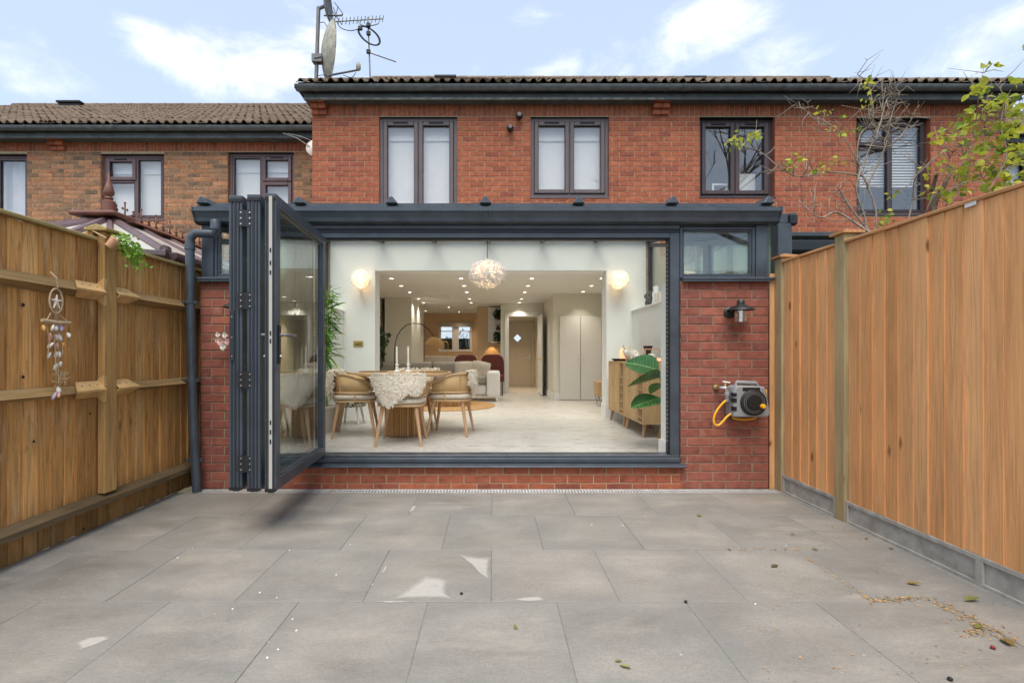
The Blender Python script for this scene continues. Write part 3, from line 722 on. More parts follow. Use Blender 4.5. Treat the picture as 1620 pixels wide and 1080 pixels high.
# ---------------------------------------------------------------- garden room (extension)
YE = 4.17; EX0, EX1 = -2.54, 2.39; DX0, DX1 = -1.74, 1.63; FL = .22
gr_ = thing('garden_room', (0, 5.6, 0), 'dark grey framed garden room with brick piers and folding glass doors', 'garden room')
ZP = 1.80
for nm, a, b in (('l', EX0, DX0), ('r', DX1, EX1)):
    m = BX(a, b, YE + .0025, YE + .11, -.1, ZP); p = m.build('brick_pier', 'mortar_grey', gr_)
    place_bricks(p, lay(a, b, 0, ZP, [], off=.06 if nm == 'r' else .1), YE, 'brick_dark_red')
    BX(a, b, YE + .112, YE + .34, -.1, ZP).build('pier_lining', 'wall_white', gr_)
m = BX(DX0 + .001, DX1 - .001, YE + .0025, YE + .11, -.1, .2); pl = m.build('plinth', 'mortar', gr_)
place_bricks(pl, lay(DX0, DX1, -.025, .20, [], off=.03), YE, 'brick_red')
BX(DX0, DX1, YE + .112, YE + .34, -.1, .205).build('plinth_core', 'concrete', gr_)
BX(DX1 - .055, DX1 - .001, YE + .165, YE + .34, FL, ZP).build('jamb_lining', 'wall_white', gr_); BX(DX0 + .001, DX0 + .055, YE + .165, YE + .34, FL, ZP).build('jamb_lining', 'wall_white', gr_)
# side dwarf walls + glazing
for s, xo in ((-1, EX0), (1, EX1)):
    xi = xo - s * .30; a, b = sorted((xo, xo - s * .1)); c, d_ = sorted((xo - s * .102, xi))
    BX(a, b, YE + .112, YH - .002, -.1, ZP).build('side_dwarf_wall', 'brick_dark_red', gr_)
    BX(c, d_, YE + .342, YH - .002, -.1, ZP).build('side_lining', 'wall_white', gr_)
    e, f = sorted((xo - s * .02, xi - s * .02)); BX(e, f, YE + .1, YH - .004, ZP + .001, ZP + .025).build('side_sill', 'gloss_white', gr_, bevel=.004)
    g, h = sorted((xo - s * .01, xo - s * .07))
    zt0, zt1 = 2.19, 2.80
    for y0, y1 in ((4.30, 5.25), (5.25, 6.2), (6.2, 7.19)):
        f0 = zt0 + (y0 - 4.3) / 2.9 * .62; f1 = zt0 + (y1 - 4.3) / 2.9 * .62
        m = MB(); m.box(g, h, y0, y0 + .06, ZP + .03, f0 + .0); m.box(g, h, y1 - .06, y1 - .001, ZP + .03, f1); m.box(g, h, y0 + .06, y1 - .06, ZP + .03, ZP + .09)
        m.prism([(y0 + .06, f0 - .03), (y1 - .06, f1 - .055), (y1 - .06, f1 + .0), (y0 + .06, f0 + .02)], g, h, 'X'); m.build('side_window_frame', 'anthracite', gr_)
        xm = (g + h) / 2; MB().prism([(y0 + .05, ZP + .08), (y1 - .05, ZP + .08), (y1 - .05, f1 - .045), (y0 + .05, f0 - .02)], xm - .01, xm + .01, 'X').build('side_pane', 'glass', gr_)
# front windows over the piers, corner posts, sills
for a, b, post in ((EX0, DX0, 'l'), (DX1, EX1, 'r')):
    px0, px1 = (a, a + .105) if post == 'l' else (b - .10, b - .002)
    BX(px0, px1, YE + .012, YE + .115, ZP + .026, 2.30).build('corner_post', 'anthracite', gr_, bevel=.004)
    wx0, wx1 = (a + .107, b - .09) if post == 'l' else (a + .002, b - .102)
    if post == 'l': wx1 = b - .002
    fr = frame(wx0, wx1, ZP + .028, 2.272, YE + .022, YE + .092, .024).build('front_window', 'anthracite', gr_, bevel=.004)
    frame(wx0 + .022, wx1 - .022, ZP + .05, 2.25, YE + .032, YE + .082, .018).build('bead', 'anthracite', fr, bevel=.006)
    BX(wx0 + .03, wx1 - .03, YE + .05, YE + .07, ZP + .06, 2.24).build('pane', 'glass', fr)
    BX(a - (.03 if post == 'l' else -.005), b + (.035 if post == 'r' else -.005), YE - .055, YE + .1, ZP + .002, ZP + .024).build('sill', 'anthracite', gr_, bevel=.006)
    BX(a, b - .002, YE - .05, YE - .04, ZP - .012, ZP + .001).build('sill_drip', 'anthracite', gr_)
# head, eaves beam, gutter
BX(EX0 + .005, EX1 - .005, YE + .03, YE + .15, 2.274, 2.40).build('eaves_beam', 'anthracite', gr_, bevel=.004)
BX(DX0 + .004, DX1 - .004, YE + .008, YE + .12, 2.252, 2.31).build('head_packer', 'anthracite', gr_, bevel=.005)
BX(DX0 + .004, DX1 - .004, YE + .022, YE + .12, 2.225, 2.249).build('head_trim', 'anthracite_dark', gr_)
m = MB(); gp = [(YE + .02, 2.29), (YE - .03, 2.288), (YE - .062, 2.30), (YE - .07, 2.33), (YE - .092, 2.375), (YE - .1, 2.378), (YE - .1, 2.412), (YE - .092, 2.412), (YE - .088, 2.385), (YE - .06, 2.335), (YE - .05, 2.31), (YE + .01, 2.30), (YE + .012, 2.41), (YE + .02, 2.41)]
m.prism(gp, EX0 - .01, EX1 + .05, 'X'); gt = m.build('gutter', 'anthracite', gr_)
for xx in (EX0 - .016, EX1 + .051):
    MB().prism([(YE + .022, 2.284), (YE - .035, 2.282), (YE - .067, 2.296), (YE - .076, 2.33), (YE - .1, 2.37), (YE - .106, 2.376), (YE - .106, 2.414), (YE + .022, 2.414)], xx, xx + .012, 'X').build('gutter_end', 'anthracite', gt)
for xx in (X(768, 4.07),):
    for q in (-.045, .03):
        MB().prism([(YE - .03, 2.284), (YE - .066, 2.296), (YE - .076, 2.33), (YE - .106, 2.374), (YE - .106, 2.418), (YE - .099, 2.418), (YE - .099, 2.379), (YE - .07, 2.332), (YE - .06, 2.302), (YE - .03, 2.29)], xx + q, xx + q + .018, 'X').build('gutter_joint', 'anthracite', gt)
# roof
RS = .48 / 3.03
def rz(y): return 2.44 + (y - 4.12) * RS
rx = [X(p, 4.12) for p in (323, 475, 620, 768, 915, 1063, 1213)]
BX(EX0, EX1 + .01, YE - .045, YE - .02, 2.405, 2.458).build('roof_edge', 'anthracite', gr_)
for i, x in enumerate(rx):
    m = MB(); m.prism([(4.14, rz(4.14) - .10), (YH - .01, rz(YH) - .10), (YH - .01, rz(YH) - .012), (4.14, rz(4.14) - .012)], x - .028, x + .028, 'X')
    r_ = m.build('rafter', 'anthracite', gr_)
    MB().prism([(4.1, rz(4.1) + .004), (YH - .01, rz(YH) + .004), (YH - .01, rz(YH) + .02), (4.1, rz(4.1) + .02)], x - .035, x + .035, 'X').build('rafter_cover', 'anthracite', r_)
    m = MB(); y0, y1 = 4.075, 4.30; zb = 2.445
    vs = [(x - .05, y0, zb), (x + .05, y0, zb), (x + .012, y0, zb + .058), (x - .012, y0, zb + .058), (x - .055, y1, zb + .03), (x + .055, y1, zb + .03), (x + .018, y1, zb + .066), (x - .018, y1, zb + .066)]
    m.add(vs, [(0, 1, 2, 3), (1, 5, 6, 2), (3, 2, 6, 7), (0, 3, 7, 4), (4, 7, 6, 5), (0, 4, 5, 1)]); m.build('rafter_cap', 'anthracite', r_, bevel=.006)
for a, b in zip(rx, rx[1:]):
    MB().prism([(4.12, rz(4.12) - .010), (YH - .01, rz(YH) - .010), (YH - .01, rz(YH) + .002), (4.12, rz(4.12) + .002)], a + .029, b - .029, 'X').build('roof_pane', 'glass_roof', gr_)
BX(EX0 + .01, EX1 - .01, YH - .09, YH - .012, 2.885, 2.925).build('wall_plate', 'anthracite', gr_)
BX(EX0, EX1, YH - .12, YH - .004, rz(YH) + .022, rz(YH) + .05).build('flashing', 'galv', gr_)
# door frame and threshold
m = MB(); m.box(DX0 + .004, DX0 + .085, YE + .02, YE + .1, .285, 2.222); m.box(DX1 - .085, DX1 - .003, YE + .02, YE + .1, .285, 2.222); m.box(DX0 + .086, DX1 - .086, YE + .02, YE + .1, 2.178, 2.222)
df = m.build('door_frame', 'anthracite', gr_, bevel=.003)
m = MB(); m.box(DX1 - .098, DX1 - .086, YE + .035, YE + .09, .29, 2.176); m.box(DX0 + .09, DX1 - .1, YE + .04, YE + .09, 2.166, 2.177); m.build('frame_gasket', 'black', df)
m = MB()
for k in range(46): m.box(DX1 - .101, DX1 - .0985, YE + .045, YE + .06, .4 + k * .038, .4 + k * .038 + .012)
m.build('brush_seal', 'alu_seal', df)
m = MB(); m.box(DX0 + .004, DX1 - .004, YE + .018, YE + .16, .246, .284); m.box(DX0 + .004, DX1 - .004, YE - .002, YE + .018, .225, .262); m.build('threshold', 'anthracite', gr_, bevel=.004)
MB().prism([(YE - .06, .192), (YE - .06, .204), (YE + .03, .222), (YE + .03, .206)], DX0 - .03, DX1 + .035, 'X').build('cill', 'anthracite', gr_, bevel=.003)
BX(DX0 + .01, DX1 - .01, YE + .0, YE + .1, .207, .2245).build('threshold_packer', 'anthracite_dark', gr_)
# folding leaves
def leaf(far, near, side, lead, t=.042):
    """far/near: (x,y) of the leaf centre line ends"""
    w_ = math.hypot(far[0] - near[0], far[1] - near[1]); ang = math.atan2(near[1] - far[1], near[0] - far[0])
    z0, z1 = .30, 2.174
    m = frame(0, w_, 0, z1 - z0, -t, t, .075).box(.005, w_ - .005, -t * .55, t * .55, -.012, -.0005)
    me = m.mesh('door_leaf', 'anthracite', bevel=.004)
    o = bpy.data.objects.new('door_leaf', me); link(o, gr_, (far[0], far[1], z0)); o.rotation_euler = (0, 0, ang)
    WL[o.name] = Vector((0, 0, 0))
    frame(.068, w_ - .068, .068, z1 - z0 - .068, -t * .62, t * .62, .02).build('glazing_bead', 'anthracite', o, bevel=.006)
    BX(.08, w_ - .08, -.012, .012, .08, z1 - z0 - .08).build('pane', 'glass', o)
    # end profile: grooves and gasket ribs on the free end
    for q, ww, mt in ((-.026, .006, 'anthracite_dark'), (-.008, .012, 'anthracite_dark'), (.018, .006, 'anthracite_dark')):
        BX(w_ + .0005, w_ + .006, q, q + ww, .02, z1 - z0 - .02).build('gasket', mt, o)
    for zz in (.02, z1 - z0 - .02): BX(w_ - .02, w_ + .008, -t * .9, t * .9, zz - .022, zz - .004).build('end_cap', 'black', o)
    return o, w_, z1 - z0
NY = 3.04
l1, wl_, hl_ = leaf((-1.70, 4.12), (-1.640, NY + .02), -1, False)
l2, _, _ = leaf((-1.58, 4.12), (-1.515, NY), 1, False)
l3, _, _ = leaf((-1.482, 4.15), (-1.400, NY - .02), 1, True, .035)
# hinges bridging the first two leaves
for k, zz in enumerate((.17, .70, 1.20, 1.72)):
    m = MB(); m.tube([(0, 0, -.052), (0, 0, .052)], .009, 8); m.box(-.036, -.008, -.004, .003, -.052, .052); m.box(.008, .036, -.004, .003, -.052, .052)
    h_ = m.mesh('hinge', 'black_metal'); o = bpy.data.objects.new('hinge', h_); link(o, gr_, (-1.5775, NY - .004, .30 + zz)); 
    sc = MB()
    for sx in (-.028, .028):
        for sz in (-.036, 0, .036): sc.lathe([(.0062, 0), (.005, -.0035), (.001, -.004)], (sx - 1.563, NY - .008, .30 + zz + sz), 'Y', 8)
    sc.build('screw', 'metal', o, smooth=True)
BX(-1.645, -1.60, NY - .006, NY + .012, .30 + .82, .30 + 1.13).build('keep_plate', 'anthracite_dark', l1) if False else None
def onleaf(lf, mb, name, mat, **k):
    o = mb.build(name, mat, None, **k); c = o.location.copy(); o.parent = lf; o.location = c; return o
w3_ = math.hypot(1.482 - 1.400, 4.15 - NY + .02)
onleaf(l3, BX(w3_ + .0061, w3_ + .0085, -.006, .014, .02, hl_ - .02), 'lock_strip', 'alu_seal')
m = MB()
for zz in (.30, .36, .42, .93, .98, 1.36, 1.42, 1.5): m.box(w3_ + .0086, w3_ + .0095, -.001, .009, zz, zz + .028)
onleaf(l3, m, 'lock_slot', 'black')
m = MB()
for zz in (.1, .45, .8, 1.2, 1.55): m.lathe([(.004, 0), (.003, .003)], (w3_ + .0005, -.026, zz), 'X', 8)
onleaf(l3, m, 'screw', 'metal')
for sg in (1, -1):   # lever handle on its backplate, on both faces
    m = MB(); m.box(w3_ - .06, w3_ - .028, sg * .0355, sg * .046, .80, 1.05); onleaf(l3, m, 'handle_plate', 'black_metal', bevel=.006)
    m = MB(); m.tube([(w3_ - .044, sg * .046, .985), (w3_ - .044, sg * .085, .985), (w3_ - .06, sg * .092, .985), (w3_ - .19, sg * .09, .985)], .0105, 10); onleaf(l3, m, 'handle', 'pole_grey', smooth=True)
    m = MB().lathe([(.009, 0), (.008, sg * .01)], (w3_ - .044, sg * .046, .85), 'Y', 10); onleaf(l3, m, 'key_cylinder', 'metal')
w1_ = math.hypot(1.70 - 1.640, 4.12 - NY - .02)
onleaf(l1, BX(w1_ + .0065, w1_ + .012, -.03, -.004, .82, 1.14), 'keep_plate', 'anthracite_dark', bevel=.002)
m = MB()
for zz in (.85, .97, 1.1): m.lathe([(.005, 0), (.004, .004)], (w1_ + .012, -.017, zz), 'X', 8)
onleaf(l1, m, 'screw', 'metal')
# downpipe
c0 = Vector((X(337, 4.06), 4.1, 2.285)); 
m = MB(); pth = [c0, c0 + Vector((0, 0, -.06)), c0 + Vector((-.02, .004, -.095)), Vector((X(305, 4.06) + .01, 4.08, 2.19)), Vector((X(299, 4.06), 4.08, 2.15)), Vector((X(298, 4.06), 4.08, 2.09))]
m.tube([tuple(p) for p in pth] + [(X(300, 4.06), 4.075, 1.4), (X(304, 4.06), 4.07, .7), (X(311, 4.06), 4.065, .002)], .036, 16)
dp = m.build('downpipe', 'anthracite', gr_, smooth=True)
MB().lathe([(.043, 0), (.043, .075), (.04, .08)], c0 + Vector((0, 0, -.06)), n=16).build('pipe_socket', 'anthracite', dp, smooth=True)
MB().lathe([(.041, 0), (.041, .05)], (X(298, 4.06), 4.08, 2.05), n=16).build('pipe_socket', 'anthracite', dp, smooth=True)
for px, py in ((300, 478), (303, 601), (309, 727)):
    c = at(px, py, 4.075); m = MB().lathe([(.042, -.012), (.042, .012)], c, n=16); m.box(c.x - .085, c.x - .03, c.y - .012, c.y + .012, c.z - .010, c.z + .010); m.box(c.x + .02, c.x + .07, c.y - .012, c.y + .012, c.z - .010, c.z + .010)
    m.build('pipe_bracket', 'anthracite', dp)
# ---------------------------------------------------------------- rooms seen through the doors
CE = 2.42
BX(-2.24, 2.09, YE + .16, 7.49, .1, FL).build('floor', 'vinyl_floor', kind='structure')
BX(-2.6, 2.45, 7.492, 14.7, .1, FL - .001).build('living_room_floor', 'vinyl_floor', kind='structure')
m = BX(-2.7, 2.5, 7.49, 14.75, CE, CE + .1); m.build('ceiling', 'ceiling_white', kind='structure')
# plastered garden-side face of the house wall
m = slabwall(MB(), EX0 + .1, EX1 - .1, YH - .003, YH + .0055, .1, 2.884, [(OPN[0], OPN[1], 0, CE)]); m.build('wall_back', 'wall_white', kind='structure')
m = MB(); m.box(OPN[0] - .01, OPN[0] + .004, YH + .0057, 7.49, FL, CE - .001); m.box(OPN[1] - .004, OPN[1] + .01, YH + .0057, 7.49, FL, CE - .001); m.box(OPN[0] + .004, OPN[1] - .004, YH + .0057, 7.488, CE - .004, CE + .05)
m.build('wall_opening_lining', 'wall_white2', kind='structure')
BX(-2.70, -2.5, 7.5, 14.75, FL, CE).build('wall_left', 'wall_cream', kind='structure')
BX(2.3, 2.5, 7.5, 9.93, FL, CE).build('wall_right', 'wall_cream', kind='structure')
BX(1.25, 2.5, 9.96, 10.1, FL, CE).build('wall_cupboard', 'wall_cream', kind='structure')
BX(1.25, 1.4, 10.101, 14.2, FL, CE).build('wall_hall', 'wall_cream', kind='structure')
dw = slabwall(MB(), .19, 1.25, 11.8, 11.92, FL, CE, [(X(805, 11.8), X(853, 11.8), 0, 2.1)]); dw.build('wall_doorway', 'wall_cream', kind='structure')
BX(.19, .25, 11.922, 14.2, FL, CE).build('wall_hall_left', 'wall_cream', kind='structure')
kw = (X(694, 14.6), X(747, 14.6), 1.25, 2.13)
slabwall(MB(), -2.5, .19, 14.6, 14.72, FL, CE, [kw]).build('wall_kitchen', 'wall_peach', kind='structure')
BX(-2.4, X(651, 10.65), 10.65, 12.5, FL, CE - .002).build('wall_box', 'wall_cream', kind='structure')
# skirting
m = MB(); s0 = FL + .002
m.box(-2.235, OPN[0] - .012, YH - .022, YH - .004, s0, FL + .19); m.box(OPN[1] + .012, 2.085, YH - .022, YH - .004, s0, FL + .19)
m.box(OPN[1] - .02, OPN[1] - .005, YH - .022, 7.49, s0, FL + .19); m.box(OPN[1] - .004, OPN[1] + .011, YH - .022, YH - .004, s0, FL + .19)
m.box(OPN[0] + .005, OPN[0] + .02, YH - .022, 7.49, s0, FL + .19)
m.box(-2.239, -2.224, 4.52, YH - .023, s0, FL + .15); m.box(2.074, 2.089, 4.52, YH - .023, s0, FL + .15)
m.box(DX1 - .07, DX1 - .056, YE + .17, YE + .36, s0, FL + .15); m.box(1.24, 2.3, 9.94, 9.958, s0, FL + .14); m.box(1.23, 1.249, 9.94, 11.79, s0, FL + .14); m.box(.2, .27, 11.78, 11.799, s0, FL + .14)
m.build('skirting_board', 'gloss_white', kind='structure')
# cupboard doors
cu = thing('cupboard', (1.8, 9.93, FL), 'built-in cupboard with two tall plain cream doors', 'cupboard')
for a, b, k in ((X(885.5, 9.94), X(917.5, 9.94), 1), (X(918.5, 9.94), X(951, 9.94), -1)):
    BX(a, b, 9.915, 9.938, FL + .012, Z(500, 9.94)).build('door', 'cupboard', cu, bevel=.003)
    MB().lathe([(.008, 0), (.014, -.02), (.002, -.025)], ((b - .05) if k == 1 else (a + .05), 9.915, 1.05), 'Y', 10).build('knob', 'metal', cu, smooth=True)
# hall door frame, open leaf, front door
hd = thing('hall_door', (.85, 11.8, FL), 'white panel door standing open in the hall doorway', 'door')
a, b = X(805, 11.8), X(853, 11.8)
m = MB(); m.box(a - .1, a, 11.775, 11.799, FL, 2.2); m.box(b, b + .06, 11.775, 11.799, FL, 2.2); m.box(a, b, 11.775, 11.799, 2.1, 2.2); m.build('architrave', 'gloss_white', hd, bevel=.004)
m = MB(); lx = X(857, 11.0); m.box(lx - .02, lx + .02, 11.0, 11.76, FL + .01, 2.09); lf = m.build('leaf', 'gloss_white', hd, bevel=.003)
for s in (-1, 1):
    m = MB(); m.tube([(lx + s * .02, 11.07, 1.06), (lx + s * .06, 11.07, 1.06), (lx + s * .065, 11.19, 1.06)], .011, 8); m.lathe([(.028, 0), (.028, s * .01)], (lx + s * .02, 11.07, 1.06), 'X', 12); m.build('handle', 'brass', hd, smooth=True)
fd = thing('front_door', (.75, 14.08, FL), 'taupe front door with a small diamond window', 'door')
x0, x1 = X(804, 14.1), X(841, 14.1); z1 = Z(511, 14.1); cx, cz, rr = X(818.6, 14.1), Z(534.6, 14.1), .115
vs = [(x0, 14.1, FL), (x1, 14.1, FL), (x1, 14.1, z1), (x0, 14.1, z1), (cx, 14.1, cz - rr), (cx + rr, 14.1, cz), (cx, 14.1, cz + rr), (cx - rr, 14.1, cz)]
vb = [(v[0], 14.14, v[2]) for v in vs]
m = MB().add(vs + vb, [(0, 1, 5, 4), (1, 2, 6, 5), (2, 3, 7, 6), (3, 0, 4, 7), (4, 5, 13, 12), (5, 6, 14, 13), (6, 7, 15, 14), (7, 4, 12, 15)]); m.build('leaf', 'door_grey', fd)
m = MB(); m.add([(cx, 14.115, cz - rr), (cx + rr, 14.115, cz), (cx, 14.115, cz + rr), (cx - rr, 14.115, cz)], [(0, 1, 2, 3)]); m.build('pane', 'glass_clear', fd)
m = MB(); m.box(x0 - .06, x0, 14.06, 14.15, FL, z1 + .06); m.box(x1, x1 + .08, 14.06, 14.15, FL, z1 + .06); m.box(x0, x1, 14.06, 14.15, z1, z1 + .06); m.build('frame', 'door_grey', fd)
m = MB(); m.tube([(x1 - .06, 14.1, 1.06), (x1 - .06, 14.05, 1.06), (x1 - .17, 14.05, 1.06)], .01, 8); m.box(x1 - .075, x1 - .045, 14.085, 14.099, .95, 1.17); m.build('handle', 'metal', fd, smooth=True)
m = MB(); m.box(.251, x0 - .061, 14.1, 14.2, FL, CE); m.box(x1 + .081, 1.25, 14.1, 14.2, FL, CE); m.box(x0 - .061, x1 + .081, 14.1, 14.2, z1 + .061, CE); m.build('wall_front', 'wall_cream', kind='structure')
# kitchen window
kt = thing('kitchen_window', (-1.1, 14.6, 1.25), 'white two-pane kitchen window at the far end of the house', 'window')
m = frame(kw[0], kw[1], kw[2], kw[3], 14.59, 14.65, .07); xm = (kw[0] + kw[1]) / 2; m.box(xm - .1, xm + .1, 14.595, 14.645, kw[2] + .07, kw[3] - .07); m.build('frame', 'gloss_white', kt, bevel=.004)
for a, b in ((kw[0] + .07, xm - .1), (xm + .1, kw[1] - .07)):
    BX(a, b, 14.615, 14.625, kw[2] + .07, kw[3] - .07).build('pane', 'glass_clear', kt); BX(a, b, 14.60, 14.64, 1.86, 1.885).build('glazing_bar', 'gloss_white', kt)
BX(kw[0] - .03, kw[1] + .03, 14.53, 14.588, kw[3] - .13, kw[3] + .02).build('blind', 'linen', kt, bevel=.01)
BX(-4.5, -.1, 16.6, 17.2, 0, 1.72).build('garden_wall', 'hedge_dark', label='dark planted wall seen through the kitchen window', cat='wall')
def foliage_ball(m, c, r, n, s):
    for i in range(n):
        v = Vector((random.gauss(0, 1), random.gauss(0, 1), random.gauss(0, 1))).normalized() * r * rnd() ** .4
        p = Vector(c) + v; a = Euler((ru(0, 6.3), ru(0, 6.3), ru(0, 6.3))).to_matrix()
        m.add([p + a @ Vector((-s * .4, 0, 0)), p + a @ Vector((0, -s * .2, .01)), p + a @ Vector((s, 0, 0)), p + a @ Vector((0, s * .3, 0))], [(0, 1, 2, 3)])
m = MB(); [foliage_ball(m, (ru(-3, 0), 16.3, ru(.9, 1.9)), .35, 90, .09) for k in range(14)]
m.build('ivy', 'leaf_dark', label='ivy leaves outside the kitchen window', cat='ivy', kind='stuff', fix=False)
# kitchen tap and worktop
BX(-2.49, -.3, 13.6, 13.72, FL, 1.12).build('kitchen_island', 'cupboard', label='cream kitchen counter below the far window', cat='counter', bevel=.01)
t = X(708, 13.55); m = MB(); m.tube([(t, 13.66, 1.12), (t, 13.66, 1.45)] + [(t - .07 + .07 * math.cos(q), 13.66, 1.45 + .09 * math.sin(q)) for q in [PI * k / 8 for k in range(1, 9)]] + [(t - .14, 13.66, 1.38)], .014, 8)
m.build('kitchen_tap', 'brass', smooth=True, label='brass swan-neck kitchen tap', cat='tap')
# downlights
dlm = MB().lathe([(.031, 0), (.042, -.005), (.044, 0)], n=16, cap=False).mesh('rim', 'gloss_white', smooth=True); dli = MB().lathe([(.03, 0), (.001, -.002)], n=14).mesh('bulb', 'lamp_lit')
DL = [(x, y) for y in (7.95, 8.79, 9.69, 10.83, 11.62) for x in (-1.68, -.527, .64)] + [(1.8, y) for y in (7.95, 8.79, 9.6)] + [(-1.17, 12.73), (-.39, 12.73), (-1.93, 13.75), (-1.0, 14.2), (-.25, 14.2), (.75, 12.9)]  # last one is unseen, added to brighten the dark hall and front door
rown = {7.95: 'first', 8.79: 'second', 9.69: 'third', 9.6: 'third', 10.83: 'fourth', 11.62: 'fifth'}
coln = {-1.68: 'left', -.527: 'left-centre', .64: 'right-centre', 1.8: 'right'}
kl = ['over the kitchen near the smoke alarm, left', 'over the kitchen, right', 'at the kitchen left wall', 'above the kitchen window', 'above the kitchen shelves', 'in the hall beyond the open door']
for i, (x, y) in enumerate(DL):
    lab = 'ceiling downlight, %s row back, %s line' % (rown[y], coln[x]) if y < 12 else 'small ceiling downlight ' + kl[i - 18]
    t = thing('downlight', (x, y, CE), lab, 'downlight', 'ceiling downlights')
    inst('rim', dlm, (x, y, CE - .001), t); inst('bulb', dli, (x, y, CE - .003), t)
    ld = bpy.data.lights.new('downlight_lamp', 'SPOT'); ld.energy = 14 if y < 12 else (45 if x > .5 else 11); ld.spot_size = 1.9; ld.spot_blend = 1.0; ld.color = (1, .92, .8) if y < 12 else (1, .76, .52); ld.shadow_soft_size = .04
    lo = bpy.data.objects.new('downlight_lamp', ld); link(lo, t, (x, y, CE - .012))
m = MB().lathe([(.075, 0), (.07, -.03), (.03, -.045), (.001, -.046)], (-.96, 10.3, CE - .001), n=20); m.build('smoke_alarm', 'gloss_white', smooth=True, label='round white smoke alarm on the ceiling', cat='smoke alarm')
m = MB().lathe([(.07, 0), (.06, -.03), (.001, -.034)], (-1.2, 13.2, CE - .001), n=20); m.build('smoke_alarm', 'gloss_white', smooth=True, label='further smoke alarm on the kitchen ceiling', cat='smoke alarm')

# ---------------------------------------------------------------- feather lamps
def feathers(c, R, n, up=1.0, L=(.05, .1), half=False, sq=.8):
    m = MB(); c = Vector(c)
    for i in range(n):
        v = Vector((random.gauss(0, 1), random.gauss(0, 1), random.gauss(0, 1))).normalized()
        if half and v.y > .15: v.y = -v.y
        p = c + Vector((v.x, v.y, v.z * sq)) * R * ru(.80, .97)
        dn = Vector((0, 0, -1)) + Vector((random.gauss(0, .8), random.gauss(0, .8), random.gauss(0, .5))); t = dn - v * dn.dot(v)
        if t.length < .05: t = v.cross(Vector((1, 0, 0)))
        t = (t.normalized() + v * ru(.05, .5)).normalized(); s = t.cross(v)
        if s.length < 1e-3: s = Vector((1, 0, 0))
        s.normalize(); l = ru(*L); wd = ru(.006, .011) * (R / .22) ** .4
        q = p + t * l * .5 + v * l * .06; e = p + t * l * .85 + v * l * ru(.15, .45)
        m.add([p - s * wd * .4, p + s * wd * .4, q - s * wd, q + s * wd, e - s * wd * .4, e + s * wd * .4], [(0, 1, 3, 2), (2, 3, 5, 4)])
    return m
pc = at(771, 433, 5.7)
pd = thing('pendant_lamp', (pc.x, 5.7, pc.z), 'white feather pendant lamp hanging over the garden room', 'pendant lamp')
feathers(pc, .205, 5200, L=(.025, .055), sq=.76).build('feather_shade', 'feather', pd, fix=False, kind=None)
MB().lathe([(.06, -.125), (.13, -.095), (.165, -.03), (.165, .04), (.12, .1), (.01, .125)], pc, n=20, cap=False).build('liner', 'feather', pd, smooth='all')
MB().lathe([(.0, -.03), (.03, -.02), (.032, .015), (.015, .05), (0, .06)], pc + Vector((0, 0, -.06)), n=12, cap=False).build('bulb', 'bulb_warm', pd, smooth=True)
MB().tube([pc + Vector((0, 0, .05)), (pc.x, 5.7, rz(5.7) - .1)], .004, 6).build('cable', 'black', pd); MB().lathe([(.04, 0), (.035, .03)], (pc.x, 5.7, rz(5.7) - .131), n=14).build('ceiling_rose', 'black', pd)
l = bpy.data.lights.new('pendant_light', 'POINT'); l.energy = 32; l.color = (1, .72, .46); l.shadow_soft_size = .03; link(bpy.data.objects.new('pendant_light', l), pd, pc + Vector((0, 0, -.04)))
for px, py, lab in ((571, 441, 'round white feather wall light glowing warm, left of the opening'), (979, 442, 'round white feather wall light glowing warm, above the sideboard')):
    c = at(px, py, 7.04); t = thing('wall_light', (c.x, YH, c.z), lab, 'wall light', 'feather wall lights')
    MB().lathe([(.05, 0), (.05, -.02)], (c.x, YH - .004, c.z), 'Y', 16).build('backplate', 'gloss_white', t)
    feathers(c, .135, 2600, L=(.02, .04), sq=.95).build('feather_shade', 'feather', t, fix=False)
    MB().lathe([(.02, -.085), (.065, -.07), (.09, 0), (.065, .07), (.02, .085)], c, n=18, cap=False).build('liner', 'feather', t, smooth='all')
    MB().lathe([(.0, -.03), (.03, -.015), (.03, .015), (0, .035)], c + Vector((0, 0, -.04)), n=12, cap=False).build('bulb', 'bulb_warm', t, smooth=True)
    l = bpy.data.lights.new('wall_light_lamp', 'POINT'); l.energy = 5.5; l.color = (1, .62, .3); l.shadow_soft_size = .035; link(bpy.data.objects.new('wall_light_lamp', l), t, c + Vector((0, -.01, -.05)))
t = at(567, 544, YH); sw = thing('light_switch', (t.x, YH, t.z), 'brass plate light switch with three toggles', 'light switch')
BX(t.x - .075, t.x + .075, YH - .012, YH - .0035, t.z - .045, t.z + .045).build('plate', 'gold', sw, bevel=.002)
for k in (-1, 0, 1): MB().tube([(t.x + k * .03, YH - .011, t.z), (t.x + k * .03, YH - .03, t.z - .008)], .009, 8).build('toggle', 'black_metal', sw)

